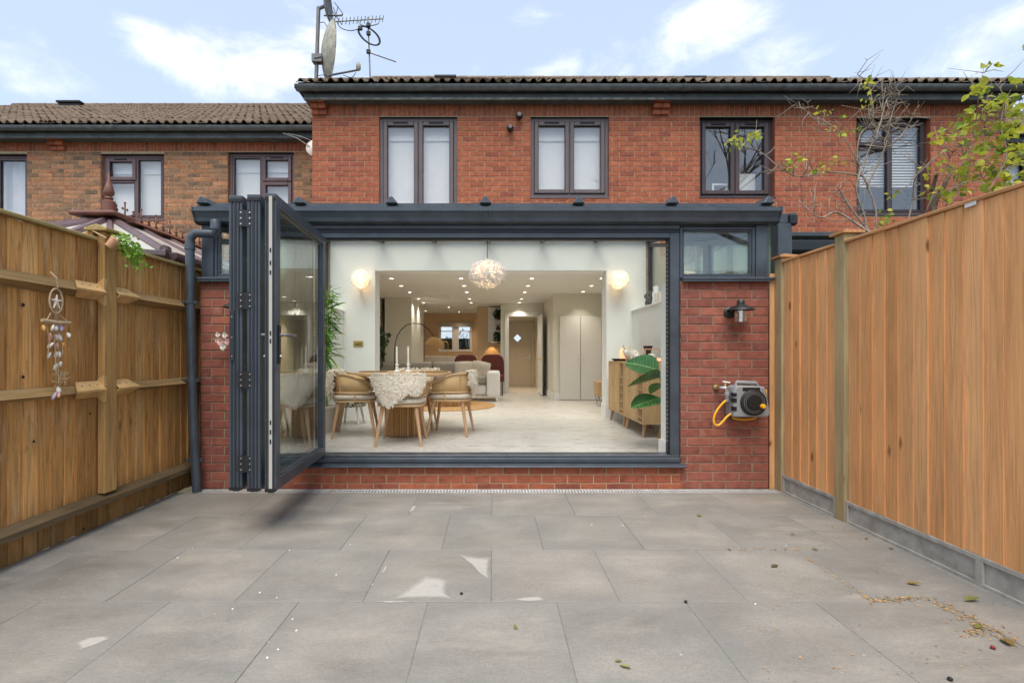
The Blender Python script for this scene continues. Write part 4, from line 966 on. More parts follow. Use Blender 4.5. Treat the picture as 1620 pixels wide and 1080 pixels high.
# ---------------------------------------------------------------- dining set
dt = thing('dining_table', (-1.05, 5.68, FL), 'round wooden dining table on a fluted drum base', 'table')
cx, cy = -1.05, 5.68
MB().lathe([(.53, 0), (.56, .008), (.56, .03), (.555, .036)], (cx, cy, FL + .70), n=56).build('tabletop', 'oak_h', dt, smooth=True)
MB().lathe([(.205, 0), (.205, .69)], (cx, cy, FL + .005), n=36).build('drum_core', 'oak_slat', dt)
me = BX(-.011, .011, -.012, .012, 0, .68).mesh('slat', 'oak_slat', bevel=.004)
for k in range(52):
    q = 2 * PI * k / 52; inst('slat', me, (cx + .215 * math.cos(q), cy + .215 * math.sin(q), FL + .008), dt, rot=(0, 0, q + PI / 2))
def upath(n=22, a=.25, bk=.24, fr=.17):
    pts = [(-a, fr), (-a, .06)]
    for i in range(n + 1):
        q = PI + PI * i / n; pts.append((a * math.copysign(abs(math.cos(q)) ** .75, math.cos(q)), bk * math.copysign(abs(math.sin(q)) ** .75, math.sin(q)) if i not in (0, n) else 0))
    return pts + [(a, .06), (a, fr)]
def make_chair(label):
    r = thing('cane_chair', (0, 0, 0), label, 'chair', 'cane chairs round the table')
    m = MB(); n = 28; 
    ring = [(.245 * math.copysign(abs(math.cos(2 * PI * k / n)) ** .6, math.cos(2 * PI * k / n)), .24 * math.copysign(abs(math.sin(2 * PI * k / n)) ** .6, math.sin(2 * PI * k / n))) for k in range(n)]
    m.prism(ring, .405, .43, 'Z'); m.build('seat', 'oak_h', r)
    vs = []; lv = [(.9, .431), (1.03, .44), (1.05, .465), (1.02, .485), (.7, .497)]
    for s, z in lv: vs += [(x * s, y * s, z) for x, y in ring]
    fs = [(i * n + k, i * n + (k + 1) % n, (i + 1) * n + (k + 1) % n, (i + 1) * n + k) for i in range(len(lv) - 1) for k in range(n)] + [tuple(range(n))[::-1], tuple((len(lv) - 1) * n + k for k in range(n))]
    MB().add(vs, fs).build('seat_pad', 'cushion', r, smooth='all')
    up = upath(); N_ = len(up)
    def top(y): return .715 - .10 * max(0, (y + .1) / .27) ** 1.3
    m = MB(); vs = []
    for x, y in up: vs += [(x * .985, y * .985, .515), (x, y, .5 * (.515 + top(y))), (x * 1.02, y * 1.02, top(y))]
    m.add(vs, [(3 * i + j, 3 * i + 3 + j, 3 * i + 4 + j, 3 * i + 1 + j) for i in range(N_ - 1) for j in (0, 1)])
    pan = m.build('cane_panel', 'cane', r, smooth='all', fix=False)
    so_ = pan.modifiers.new('thick', 'SOLIDIFY'); so_.thickness = .006
    x, y = up[0]; xe, ye = up[-1]
    loop = [(a * .985, b * .985, .51) for a, b in up] + [(xe, ye + .025, .53), (xe * 1.01, ye + .03, .57), (xe * 1.02, ye + .01, top(ye) - .005)] + [(a * 1.02, b * 1.02, top(b) + .004) for a, b in reversed(up)] + [(x * 1.02, y + .01, top(y) - .005), (x * 1.01, y + .03, .57), (x, y + .025, .53)]
    MB().tube(loop, .012, 8, closed=True).build('back_frame', 'oak', r, smooth=True)
    for a, b in ((up[6], 1), (up[-7], 1)): MB().tube([(a[0] * .99, a[1] * .99, .51), (a[0] * 1.02, a[1] * 1.02, top(a[1]))], .008, 6).build('back_strut', 'oak', r)
    for sx in (-1, 1):
        MB().tube([(sx * .246, .02, .42), (sx * .252, .02, .515)], .011, 8).build('arm_post', 'oak', r)
        for sy in (-1, 1): MB().tube([(sx * .17, sy * .165, .41), (sx * .235, sy * .235, .0)], [.023, .0125], 10).build('leg', 'leg_wood', r, smooth=True)
    return r
chair_labels = ['cane tub chair nearest the doors, back turned, sheepskin over it', 'cane tub chair on the left of the table, facing right', 'cane tub chair on the right of the table, facing left', 'cane chair on the far side of the dining table']
chs = []
for i, (x, y, rz_) in enumerate(((-.975, 5.14, .03), (-1.60, 5.62, -1.42), (-.50, 5.72, 1.45), (-1.0, 6.28, PI))):
    o = make_chair(chair_labels[0]) if i == 0 else copy_tree(chs[0]); o['label'] = chair_labels[i]
    o.location = (x, y, FL); o.rotation_euler = (0, 0, rz_); chs.append(o)
def wool(m, p, nrm, L, wd, down=.5):
    nrm = Vector(nrm).normalized(); g = Vector((random.gauss(0, 1), random.gauss(0, 1), random.gauss(0, .8) - down)); g = g - nrm * g.dot(nrm)
    if g.length < .05: g = nrm.cross(Vector((1, .2, 0)))
    t = (g.normalized() + nrm * ru(.15, 1.3)).normalized(); s = t.cross(nrm); s.normalize()
    q = p + t * L * .5; e = q + (t - nrm * ru(.2, 1.1) + Vector((0, 0, -down * .6))).normalized() * L * .5
    m.add([p - s * wd, p + s * wd, q - s * wd * .8, q + s * wd * .8, e], [(0, 1, 3, 2), (2, 3, 4)])
def sheepskin(chair, label, a0, a1, zlow, n=3800, L=(.02, .045), th=.02, tail=0):
    """pelt hung over the chair back between angles a0..a1 (0 = middle of the back), hanging outside to zlow"""
    r = thing('sheepskin', (0, 0, 0), label, 'sheepskin', 'sheepskins on chairs')
    m = MB(); base = MB()
    def P(u, v):
        q = -PI / 2 + a0 + (a1 - a0) * u; ed = 1 - abs(2 * u - 1)
        if v < .25:     # inner side hanging into seat
            k = v / .25; rad = .225 + .03 * k; z = .60 + .13 * k; nr = (-math.cos(q), -math.sin(q), .3)
        elif v < .35:
            k = (v - .25) / .1; rad = .255 + .03 * k; z = .733 + .004 * math.sin(PI * k); nr = (0, 0, 1)
        else:
            k = (v - .35) / .65; low = zlow + .10 * (1 - ed) ** 2 + .05 * math.sin(u * 13) * (1 - .4 * ed) - tail * math.exp(-((u - .5) / .13) ** 2)
            rad = .285 + .015 * math.sin(k * 3); z = .735 - (.735 - low) * k; nr = (math.cos(q), math.sin(q), .1)
        c, s = math.cos(q), math.sin(q)
        return Vector((rad * math.copysign(abs(c) ** .75, c), rad * .96 * math.copysign(abs(s) ** .75, s), z)), Vector(nr)
    nu, nv = 18, 16; vs = []
    for i in range(nu + 1):
        for j in range(nv + 1): vs.append(P(i / nu, j / nv)[0])
    base.add(vs, [(i * (nv + 1) + j, (i + 1) * (nv + 1) + j, (i + 1) * (nv + 1) + j + 1, i * (nv + 1) + j + 1) for i in range(nu) for j in range(nv)])
    base.build('pelt', 'wool', r, smooth='all', fix=False)
    for k in range(n):
        p, nr = P(rnd(), rnd()); wool(m, p, nr, ru(*L), ru(.005, .010))
    m.build('fleece', 'wool', r, fix=False)
    r.location = chair.location; r.rotation_euler = chair.rotation_euler; return r
sheepskin(chs[0], 'curly cream sheepskin hung down the back of the nearest chair', -1.3, 1.0, .53, 8500, tail=.12)
sheepskin(chs[1], 'shaggy cream sheepskin over the left-hand chair', -.9, .75, .46, 4500, L=(.04, .09))
sheepskin(chs[2], 'shaggy cream sheepskin over the corner of the right-hand chair', -.55, .55, .50, 4000, L=(.03, .07))
sheepskin(chs[3], 'white sheepskin along the far chair back, seen over the tabletop', -1.1, 1.1, .58, 3500, L=(.03, .07))
for px, py0, lab in ((628, 575, 'left of two tall white candles on the dining table'), (646, 574, 'right of two tall white candles on the dining table')):
    c = at(px, 575, 5.62); z0 = FL + .737; x = c.x; t = thing('candlestick', (x, 5.62, z0), lab, 'candlestick', 'candlesticks')
    MB().lathe([(.001, 0), (.04, .002), (.038, .012), (.014, .03), (.02, .045), (.012, .06), (.022, .085), (.018, .095), (.001, .096)], (x, 5.62, z0), n=14, cap=False).build('holder', 'ceramic', t, smooth=True)
    MB().tube([(x, 5.62, z0 + .09), (x - .002, 5.62, z0 + .29), (x - .002, 5.62, z0 + .30)], [.011, .0095, .003], 10).build('candle', 'candle', t, smooth=True)
for x, y, lab in ((-1.42, 5.72, 'round woven placemat on the left of the dining table'), (-.7, 5.62, 'round woven placemat on the right of the dining table')):
    MB().lathe([(.001, 0), (.17, .0), (.175, .006), (.001, .009)], (x, y, FL + .7375), n=28, cap=False).build('placemat', 'wicker', smooth=True, label=lab, cat='placemat')
# woven stool
st = thing('woven_stool', (-1.93, 6.55, FL), 'white stool with black patterned woven seat behind the left chair', 'stool')
sx, sy = -1.93, 6.55
m, nt, b = newmat('stool_weave'); tc = N(nt, 'TexCoord').outputs['Object']
setp(nt, b, base=N(nt, 'TexChecker', {'Vector': tc, 'Scale': 34.0, 1: (.75, .70, .58, 1), 2: (.02, .02, .02, 1)}).outputs[0], rough=.8)
MB().lathe([(.19, 0), (.215, .05), (.215, .16), (.19, .2), (.001, .21)], (sx, sy, FL + .24), n=28).build('seat', 'stool_weave', st, smooth=True)
for k in range(4):
    q = PI / 4 + k * PI / 2; MB().tube([(sx + .14 * math.cos(q), sy + .14 * math.sin(q), FL + .245), (sx + .19 * math.cos(q), sy + .19 * math.sin(q), FL)], [.018, .012], 8).build('leg', 'gloss_white', st)

# ---------------------------------------------------------------- living room
rg = MB().lathe([(.001, .004), (.90, .004), (.92, 0), (.92, .012), (.88, .016), (.001, .016)], (-.88, 8.88, FL + .001), n=48, cap=False).build('rug', 'jute', smooth=True, label='round jute rug under the coffee table', cat='rug')
ct = thing('coffee_table', (-.88, 9.0, FL), 'low round coffee table with vertical wooden slats', 'table')
MB().lathe([(.44, 0), (.44, .28)], (-.88, 9.0, FL + .02), n=40).build('drum', 'oak_slat', ct); MB().lathe([(.47, 0), (.475, .02), (.47, .035)], (-.88, 9.0, FL + .301), n=48).build('top', 'oak_h', ct, smooth=True)
me = BX(-.014, .014, -.012, .012, 0, .275).mesh('slat', 'oak_slat', bevel=.004)
for k in range(80):
    q = 2 * PI * k / 80; inst('slat', me, (-.88 + .452 * math.cos(q), 9.0 + .452 * math.sin(q), FL + .022), ct, rot=(0, 0, q + PI / 2))
sf = thing('sofa', (-1.2, 10.1, FL), 'long grey and white sofa across the living room', 'sofa')
BX(-2.45, -.135, 9.7, 10.45, FL + .13, FL + .34).build('base', 'sofa_white', sf, bevel=.03, seg=2)
BX(-.13, .14, 9.62, 10.5, FL + .1, FL + .60).build('arm', 'sofa_white', sf, bevel=.04, seg=3)
for a, b in ((-2.44, -1.3), (-1.29, -.14)):
    BX(a, b, 9.66, 10.25, FL + .345, FL + .50).build('seat_cushion', 'sofa_grey', sf, bevel=.04, seg=3); BX(a, b, 10.2, 10.46, FL + .46, FL + .79).build('back_cushion', 'sofa_grey', sf, bevel=.07, seg=3)
for x, y in ((.09, 9.68), (.09, 10.42), (-2.38, 9.76), (-2.38, 10.4)): MB().tube([(x - .03, y, FL + .13), (x, y, FL)], [.03, .018], 8).build('leg', 'sofa_white', sf)
def pillow(x, y, z, w_, h, t, rot, mat, label, name='cushion'):
    m = MB(); n = 10; vs = []
    for sgn in (1, -1):
        for i in range(n + 1):
            for j in range(n + 1):
                u, v = i / n * 2 - 1, j / n * 2 - 1; k = (1 - u ** 4) * (1 - v ** 4)
                vs.append((u * w_ / 2 * (1 - .06 * v * v), sgn * t / 2 * k ** .5, v * h / 2 * (1 - .06 * u * u)))
    q = (n + 1) ** 2
    fs = [(i * (n + 1) + j, (i + 1) * (n + 1) + j, (i + 1) * (n + 1) + j + 1, i * (n + 1) + j + 1) for i in range(n) for j in range(n)]
    m.add(vs, fs + [tuple(q + k for k in f[::-1]) for f in fs]); o = m.build(name, mat, smooth='all', label=label, cat='cushion', fix=False); o.location = (x, y, z); o.rotation_euler = rot; return o
pillow(-.55, 10.08, FL + .60, .5, .42, .16, (-.25, 0, .1), 'linen', 'beige cushion on the sofa, nearest the red armchairs'); pillow(-.27, 9.95, FL + .60, .46, .42, .15, (-.2, .15, -.55), 'linen', 'beige cushion leaning against the white sofa arm')
for x, lab in ((X(737, 11.4), 'maroon rounded chair back behind the sofa, left of two'), (X(779, 11.4), 'maroon rounded chair back behind the sofa, right of two')):
    t = thing('armchair', (x, 11.4, FL), lab, 'armchair', 'maroon chairs')
    m = MB(); n = 20; pr = [(x + .28 * math.copysign(abs(math.cos(PI * k / n)) ** .5, math.cos(PI * k / n)), FL + .62 + .33 * abs(math.sin(PI * k / n)) ** .6) for k in range(n + 1)] + [(x - .28, FL + .3), (x + .28, FL + .3)]
    m.prism(pr, 11.36, 11.5, 'Y'); m.build('backrest', 'maroon', t, bevel=.03, seg=2); BX(x - .27, x + .27, 11.0, 11.37, FL + .33, FL + .47).build('seat', 'maroon', t, bevel=.03, seg=2)
    for dx in (-.23, .23):
        for yy in (11.05, 11.45): MB().tube([(x + dx, yy, FL + .34), (x + dx, yy, FL)], .014, 6).build('leg', 'black_metal', t)
# arc lamp
al = thing('arc_lamp', (-1.84, 9.0, FL), 'black arc floor lamp with woven dome shade', 'floor lamp')
MB().lathe([(.14, 0), (.14, .03), (.02, .035)], (-1.84, 9.0, FL + .001), n=24).build('base', 'black_metal', al)
pts = [(-1.84, 9.0, FL + .03)] + [at(px, py, 9.0) for px, py in ((624, 560), (625, 545), (628, 532), (634, 522), (643, 514), (655, 511), (667, 513), (677, 520), (684, 528), (687, 533))]
MB().tube(pts, .009, 8).build('pole', 'black_metal', al, smooth=True)
c = at(690, 541, 9.0); prof = [(.012, .115), (.07, .11), (.13, .075), (.17, .02), (.185, -.06), (.178, -.06), (.16, .015), (.12, .065), (.06, .10), (.005, .103)]
o = MB().lathe(prof, (0, 0, 0), n=28, cap=False).build('shade', 'wicker', al, smooth=True, fix=False); o.location = c - Vector((-1.84, 9.0, FL)); o.rotation_euler = (0, .32, 0)
# shelves with plants, lamp, books, wall trellis
sh = thing('shelf_unit', (.12, 12.2, 1.4), 'white wall shelves with trailing plants by the kitchen', 'shelves')
BX(X(772, 12.3), .185, 12.5, 12.56, Z(541, 12.4), CE - .03).build('back_panel', 'gloss_white', sh)
for py in (511, 524, 541): BX(X(781, 12.2), .185, 12.2, 12.499, Z(py, 12.3) - .012, Z(py, 12.3) + .012).build('shelf', 'gloss_white', sh)
for px, py, r, lab, mt in ((789, 497, .14, 'dark leafy plant on the top wall shelf', 'leaf_dark'), (789, 533, .15, 'trailing plant on the lowest wall shelf', 'leaf_dark')):
    c = at(px, py, 12.25); t = thing('shelf_plant', (c.x, c.y, c.z - r), lab, 'plant'); m = MB(); foliage_ball(m, c, r, 240, .06); m.build('foliage', mt, t, fix=False); MB().lathe([(.05, 0), (.06, .09)], c + Vector((0, 0, -r)), n=14).build('pot', 'maroon', t)
c = at(788, 518, 12.3); MB().lathe([(.04, 0), (.06, .05), (.03, .1), (.025, .12)], c + Vector((0, 0, -.07)), n=14).build('vase', 'maroon', smooth=True, label='small red vase on the middle wall shelf', cat='vase')
BX(X(755, 12.6), .185, 12.58, 12.64, FL, CE - .002).build('wall_nook', 'wall_peach', kind='structure')
c = at(778, 540, 12.42); t = thing('shelf_spotlight', (c.x, c.y, c.z), 'small warm spotlight under the lowest wall shelf', 'spotlight')
MB().lathe([(.022, .03), (.026, 0), (.02, -.012)], c, n=12).build('housing', 'brass', t); MB().lathe([(.018, 0), (.001, -.004)], c + Vector((0, 0, -.0125)), n=10).build('bulb', 'lamp_lit', t)
l = bpy.data.lights.new('shelf_spot_lamp', 'SPOT'); l.energy = 2; l.color = (1, .56, .2); l.spot_size = 1.35; l.spot_blend = .25; l.shadow_soft_size = .02; lo = link(bpy.data.objects.new('shelf_spot_lamp', l), t, c + Vector((0, 0, -.03))); lo.rotation_euler = (.28, 0, 0)
bk = thing('bookcase', (-1.7, 12.56, FL), 'narrow dark bookcase in the slot beside the cream wall', 'bookcase'); x0, x1 = X(664, 12.55), X(670.5, 12.55)
BX(x0, x1, 12.56, 12.7, FL, 2.0).build('back', 'black', bk)
for k in range(9): BX(x0, x1, 12.53, 12.559, 1.0 + k * .11, 1.0 + k * .11 + ru(.05, .09)).build('books', random.choice(['books', 'sofa_grey', 'maroon', 'black']), bk)
tr = thing('wall_trellis', (X(600, 8.3), 8.3, 1.6), 'black metal trellis for the indoor plant left of the opening', 'trellis')
m = MB(); xa, xb = X(598, 8.3), X(604, 8.3)
m.tube([(xa, 8.3, 1.5), (xa, 8.3, Z(500, 8.3)), (xb, 8.3, Z(505, 8.3)), (xb, 8.3, 1.5)], .008, 6); m.tube([(xa, 8.3, Z(512, 8.3)), (xb, 8.3, Z(517, 8.3))], .006, 6); m.build('hoop', 'black_metal', tr); MB().tube([(xa + .03, 8.3, 1.56), (xa + .03, 8.3, FL + .28)], .008, 6).build('stake', 'black_metal', tr)
ip = thing('indoor_tree', (X(602, 8.35), 8.35, FL), 'slim indoor tree just inside the left of the opening', 'plant')
MB().tube([(X(603, 8.35), 8.35, FL + .2), (X(602, 8.35), 8.35, 1.0), (X(605, 8.35), 8.35, 1.7)], [.014, .01, .004], 8).build('stem', 'bark', ip); m = MB()
for px, py, r in ((603, 532, .09), (608, 540, .09), (602, 548, .1), (604, 560, .07), (600, 575, .09), (615, 530, .03), (602, 522, .05)): foliage_ball(m, at(px, py, 8.35), r, 70, .045)
m.build('foliage', 'leaf_dark', ip, fix=False); MB().lathe([(.12, 0), (.15, .25), (.14, .26)], (X(603, 8.35), 8.35, FL + .001), n=20).build('pot', 'linen', ip, smooth=True)
cb = thing('console', (2.1, 8.9, FL), 'wooden box console on hairpin legs beyond the right jamb', 'console')
BX(1.91, 2.29, 8.7, 9.1, FL + .19, FL + .45).build('cabinet', 'oak', cb, bevel=.01)
for x in (1.96, 2.24):
    for y in (8.75, 9.05): MB().tube([(x - .03, y, FL + .19), (x, y, FL + .002), (x + .03, y, FL + .19)], .006, 6).build('hairpin_leg', 'black_metal', cb)
# ---------------------------------------------------------------- sideboard and its ornaments
ZT = FL + .85
for y0, y1, lab in ((5.40, 6.19, 'oak and cane sideboard nearest the doors with wine cubbies'), (6.20, 6.99, 'oak and cane sideboard further in, next to the wall corner')):
    t = thing('sideboard', (1.88, (y0 + y1) / 2, FL), lab, 'sideboard', 'pair of cane sideboards'); xf = 1.68; xb = 2.06; z0 = FL + .155
    m = MB(); m.box(xf, xb, y0, y1, ZT - .02, ZT); m.box(xf, xb, y0, y1, z0, z0 + .02); m.box(xf, xb, y0, y0 + .018, z0 + .02, ZT - .02); m.box(xf, xb, y1 - .018, y1, z0 + .02, ZT - .02); m.box(xb - .01, xb, y0 + .018, y1 - .018, z0 + .02, ZT - .02)
    m.box(xf, xb - .011, y0 + .19, y0 + .206, z0 + .02, ZT - .02); m.build('carcass', 'oak', t, bevel=.002)
    for k in range(5): BX(xf + .004, xb - .012, y0 + .019, y0 + .189, z0 + .06 + k * .105, z0 + .072 + k * .105).build('cubby_shelf', 'oak_h', t)
    BX(xf + .006, xb - .012, y0 + .098, y0 + .108, z0 + .021, z0 + .48).build('cubby_divider', 'oak', t)
    for a, b in ((y0 + .208, y0 + .49), (y0 + .494, y1 - .02)):
        m = MB(); m.box(xf - .004, xf + .014, a, a + .035, z0 + .022, ZT - .022); m.box(xf - .004, xf + .014, b - .035, b, z0 + .022, ZT - .022); m.box(xf - .004, xf + .014, a + .035, b - .035, z0 + .022, z0 + .06); m.box(xf - .004, xf + .014, a + .035, b - .035, ZT - .06, ZT - .022)
        d_ = m.build('door', 'oak', t); BX(xf + .002, xf + .008, a + .035, b - .035, z0 + .06, ZT - .06).build('cane_panel', 'cane', d_)
        BX(xf - .02, xf - .0045, b - .02, b - .008, FL + .5, FL + .56).build('handle', 'oak', d_) if a < y0 + .3 else BX(xf - .02, xf - .0045, a + .008, a + .02, FL + .5, FL + .56).build('handle', 'oak', d_)
    for x in (xf + .05, xb - .05):
        for y in (y0 + .07, y1 - .07): MB().tube([(x, y, z0), (x + (-.03 if x < 1.8 else .0), y + (-.015 if y < y0 + .2 else .015), FL)], [.024, .012], 10).build('leg', 'leg_wood', t, smooth=True)
def lat(name, prof, c, mat, label, cat, n=18): return MB().lathe(prof, c, n=n, cap=False).build(name, mat, smooth=True, label=label, cat=cat)
zt = ZT + .001
lat('tray', [(.001, 0), (.15, 0), (.19, .03), (.185, .034), (.14, .008), (.001, .006)], (1.86, 6.78, zt), 'black', 'black shallow tray at the far end of the sideboard', 'tray')
m = MB().lathe([(.045, 0), (.055, .05), (.05, .12), (.03, .165), (.001, .17)], (1.82, 6.72, zt + .008), n=9); m.build('salt_lamp', 'salt_lit', label='pink salt lamp glowing on the sideboard', cat='salt lamp')
lat('vase', [(.001, 0), (.055, 0), (.04, .05), (.038, .13), (.06, .2), (.05, .2), (.03, .13), (.001, .12)], (1.95, 6.05, zt), 'black_metal', 'dark waisted vase on the sideboard', 'vase')
# patterned bull ornament
bo = thing('animal_ornament', (1.86, 6.4, zt), 'cream patterned animal ornament lying on the sideboard', 'ornament')
m = MB(); m.tube([(1.86, 6.56, zt + .075), (1.86, 6.48, zt + .08), (1.86, 6.36, zt + .075), (1.86, 6.24, zt + .06), (1.86, 6.18, zt + .05)], [.03, .075, .08, .06, .02], 14); m.build('body', 'patterned', bo, smooth=True)
m = MB(); m.tube([(1.84, 6.56, zt + .08), (1.83, 6.62, zt + .14), (1.82, 6.68, zt + .15)], [.04, .045, .02], 10); m.build('head', 'patterned', bo, smooth=True)
for s in (-1, 1): MB().tube([(1.83 + s * .02, 6.6, zt + .17), (1.83 + s * .045, 6.6, zt + .2), (1.83 + s * .04, 6.6, zt + .225)], [.01, .007, .002], 6).build('horn', 'gold', bo)
for x, y in ((1.81, 6.5), (1.91, 6.5), (1.81, 6.26), (1.91, 6.26)): MB().tube([(x, y, zt + .06), (x, y - .03, zt)], [.022, .018], 8).build('leg', 'patterned', bo)
lat('jar', [(.001, 0), (.045, 0), (.05, .06), (.03, .1), (.001, .1)], (1.93, 5.86, zt), 'ceramic', 'small white jar beside the dark vase', 'jar')
t = thing('candle_tray', (1.88, 5.55, zt), 'copper tray with a lit glass candle at the near end of the sideboard', 'tray')
MB().lathe([(.001, 0), (.11, 0), (.12, .015), (.001, .006)], (1.9, 5.53, zt), n=24, cap=False).build('tray', 'salt_pink', t, smooth=True); MB().lathe([(.04, .008), (.042, .09)], (1.92, 5.52, zt), n=18, cap=False).build('jar', 'glass_clear', t, smooth=True)
MB().lathe([(.036, .009), (.036, .05), (.001, .05)], (1.92, 5.52, zt), n=18).build('candle', 'salt_lit', t); m = frame(1.78, 2.0, zt + .012, zt + .16, 5.64, 5.66, .012); m.build('wire_frame', 'terracotta', t)
# ornaments on the dwarf wall
zs = ZP + .026
t = thing('scroll_ornament', (2.2, 6.75, zs), 'silver scrollwork ornament on the white side sill', 'ornament')
for k in range(9):
    m = MB(); c = Vector((2.16, 6.82 - .028 * k, zs + ru(.05, .19))); r = ru(.025, .045); m.tube([c + Vector((0, r * (1 - .08 * i) * math.cos(i * .7), r * (1 - .08 * i) * math.sin(i * .7))) for i in range(11)], .007, 6); m.build('scroll', 'pole_grey', t, smooth=True)
BX(2.13, 2.19, 6.55, 6.86, zs, zs + .014).build('base', 'pole_grey', t)
m = MB(); m.tube([(2.16, 6.6, zs + .01), (2.16, 6.58, zs + .2)], .006, 6); m.tube([(2.16, 6.8, zs + .01), (2.16, 6.78, zs + .18)], .006, 6); m.build('stem', 'pole_grey', t)
lat('bottle', [(.001, 0), (.055, 0), (.06, .03), (.05, .08), (.058, .14), (.04, .19), (.045, .24), (.001, .25)], (2.17, 6.38, zs), 'ceramic', 'white ribbed bottle on the side sill', 'bottle')
for y, lab in ((6.24, 'white cup on the side sill beside the bottle'), (6.11, 'white cup on the side sill nearest the doors')): lat('cup', [(.001, 0), (.035, 0), (.05, .05), (.052, .13), (.045, .13), (.04, .05), (.001, .01)], (2.15, y, zs), 'shell_white', lab, 'cup')
# broad-leaved plant
LEAFM = {}
def leaf_mesh(name, mat, L=1.0, W=.5, fold=.12, droop=.25, n=6):
    m = MB(); vs = []
    for i in range(n + 1):
        t = i / n; w_ = W / 2 * (math.sin(PI * min(1, t * .93 + .04)) ** .8) * (1.12 - .35 * t) if 0 < i < n else (.015 * W if i == 0 else 0.002)
        y = L * t; z = -droop * L * t * t
        vs += [(-w_, y, z + fold * w_ * 2), (0, y, z), (w_, y, z + fold * w_ * 2)]
    fs = []
    for i in range(n):
        a = 3 * i; fs += [(a, a + 1, a + 4, a + 3), (a + 1, a + 2, a + 5, a + 4)]
    m.add(vs, fs); return m.mesh(name, mat, smooth='all', fix=False)
big = leaf_mesh('leaf', 'leaf_big', 1, .62, .16, .2, 8)
def dirrot(d_, roll=0): return (Vector(d_).normalized().to_track_quat('Y', 'Z').to_matrix() @ Matrix.Rotation(roll, 3, 'Y')).to_euler()
rp = thing('leafy_houseplant', (1.72, 4.75, FL), 'houseplant with big glossy leaves beside the right jamb', 'plant')
b0 = Vector((1.70, 4.76, FL + .14))
MB().lathe([(.05, 0), (.07, .03), (.085, .12), (.075, .2), (.065, .21), (.06, .19)], (1.73, 4.78, FL + .001), n=20).build('basket', 'wicker', rp, smooth=True)
for base, tip, L, roll in ((at(1044, 597, 4.75), at(991, 616, 4.62), .34, .5), (at(1042, 586, 4.85), at(990, 576, 5.0), .34, -.6), (at(1046, 606, 4.8), at(1030, 622, 4.9), .16, .2), (at(1046, 630, 4.75), at(1003, 648, 4.65), .27, -.3)):
    m = MB(); mid = (b0 + base) / 2 + Vector((.05, 0, .04)); m.tube([b0, mid, base], .006, 6); m.build('stem', 'leaf_stem', rp, smooth=True)
    d_ = tip - base; inst('leaf', big, base, rp, rot=dirrot(d_ + Vector((0, 0, .2 * d_.length)), roll), scale=(L * 1.7, d_.length * 1.05, L))
# bamboo at the left wall
bp = thing('bamboo_plant', (-2.02, 5.9, FL), 'tall bamboo plant just inside the folded doors', 'plant'); bl = leaf_mesh('leaf', 'leaf_bamboo', 1, .17, .2, .25, 4)
for k in range(5):
    x = -2.05 + ru(-.08, .08); y = 5.85 + ru(-.1, .1); MB().tube([(x, y, FL + .15), (x + ru(-.03, .06), y, 1.2), (x + ru(0, .1), y - .03, 1.95)], [.009, .008, .003], 6).build('cane', 'leaf_bamboo', bp)
for k in range(230):
    z = ru(1.0, 1.95); px = ru(508, 522); c = at(px, 500, 5.85); c.z = z; a = ru(0, 2 * PI); L = ru(.12, .24)
    inst('leaf', bl, c, bp, rot=dirrot((math.cos(a), math.sin(a) * .6, ru(-.5, .6)), ru(-.5, .5)), scale=(L, L, L))
MB().lathe([(.13, 0), (.16, .3), (.15, .31)], (-2.03, 5.9, FL + .001), n=22).build('pot', 'linen', bp, smooth=True)

# ---------------------------------------------------------------- left fence
lf = thing('timber_fence', (-2.66, 2.6, 0), 'weathered brown timber fence with rails at left', 'fence'); XB = -2.672; YF0, YF1 = .75, 5.0
def fboard(hgt, z0, sgn, wd, mat, flip=False):
    # wedge section: thick edge overlaps the next
    m = MB(); a, b = (wd / 2, -wd / 2) if flip else (-wd / 2, wd / 2)
    m.add([(0, a, z0), (0, b, z0), (sgn * .004, b, z0), (sgn * .0125, a, z0), (0, a, hgt), (0, b, hgt), (sgn * .004, b, hgt), (sgn * .0125, a, hgt)],
          [(0, 3, 2, 1), (4, 5, 6, 7), (0, 1, 5, 4), (1, 2, 6, 5), (2, 3, 7, 6), (3, 0, 4, 7)]); return m.mesh('board', mat)
fb = [fboard(1.915, .004, 1, w_, 'fence_old') for w_ in (.10, .105, .095)]
y = YF0; k = 0
while y < YF1:
    w_ = (.10, .105, .095)[k % 3]; inst('board', fb[k % 3], (XB + ru(-.002, .002), y + .045, ru(-.004, .002)), lf, rot=(ru(-.003, .003), ru(-.002, .002), ru(-.03, .03))); y += .086; k += 1
def arris(za, zb, y0, y1):
    MB().prism([(XB + .012, za), (XB + .02, za + .008), (XB + .075, (za + zb) / 2 - .012), (XB + .02, zb - .006), (XB + .012, zb)], y0, y1, 'Y').build('rail', 'fence_old_rail', lf)
for y0, y1 in ((YF0, 3.215), (3.335, YF1)):
    for za, zb in ((1.53, 1.625), (.895, .965)): arris(za, zb, y0, y1)
MB().prism([(XB + .012, .155), (XB + .085, .160), (XB + .085, .195), (XB + .012, .225)], YF0, YF1, 'Y').build('ledge_rail', 'fence_ledge', lf)
BX(XB - .012, XB + .045, YF0, 3.20, 1.917, 1.94).build('capping', 'fence_old_cap', lf, bevel=.004); BX(XB - .012, XB + .045, 3.345, YF1, 1.905, 1.928).build('capping', 'fence_old_cap', lf, bevel=.004)
BX(XB + .0175, XB + .066, 3.22, 3.33, .226, 1.985).build('post', 'fence_old_post', lf, bevel=.006); BX(XB - .07, XB - .012, 3.22, 3.33, 0, 1.985).build('post_back', 'fence_old_post', lf)
MB().prism([(XB - .05, 1.986), (XB + .105, 1.986), (XB + .105, 2.006), (XB + .03, 2.03), (XB - .05, 2.006)], 3.19, 3.36, 'Y').build('post_cap', 'fence_old_cap', lf, bevel=.004)
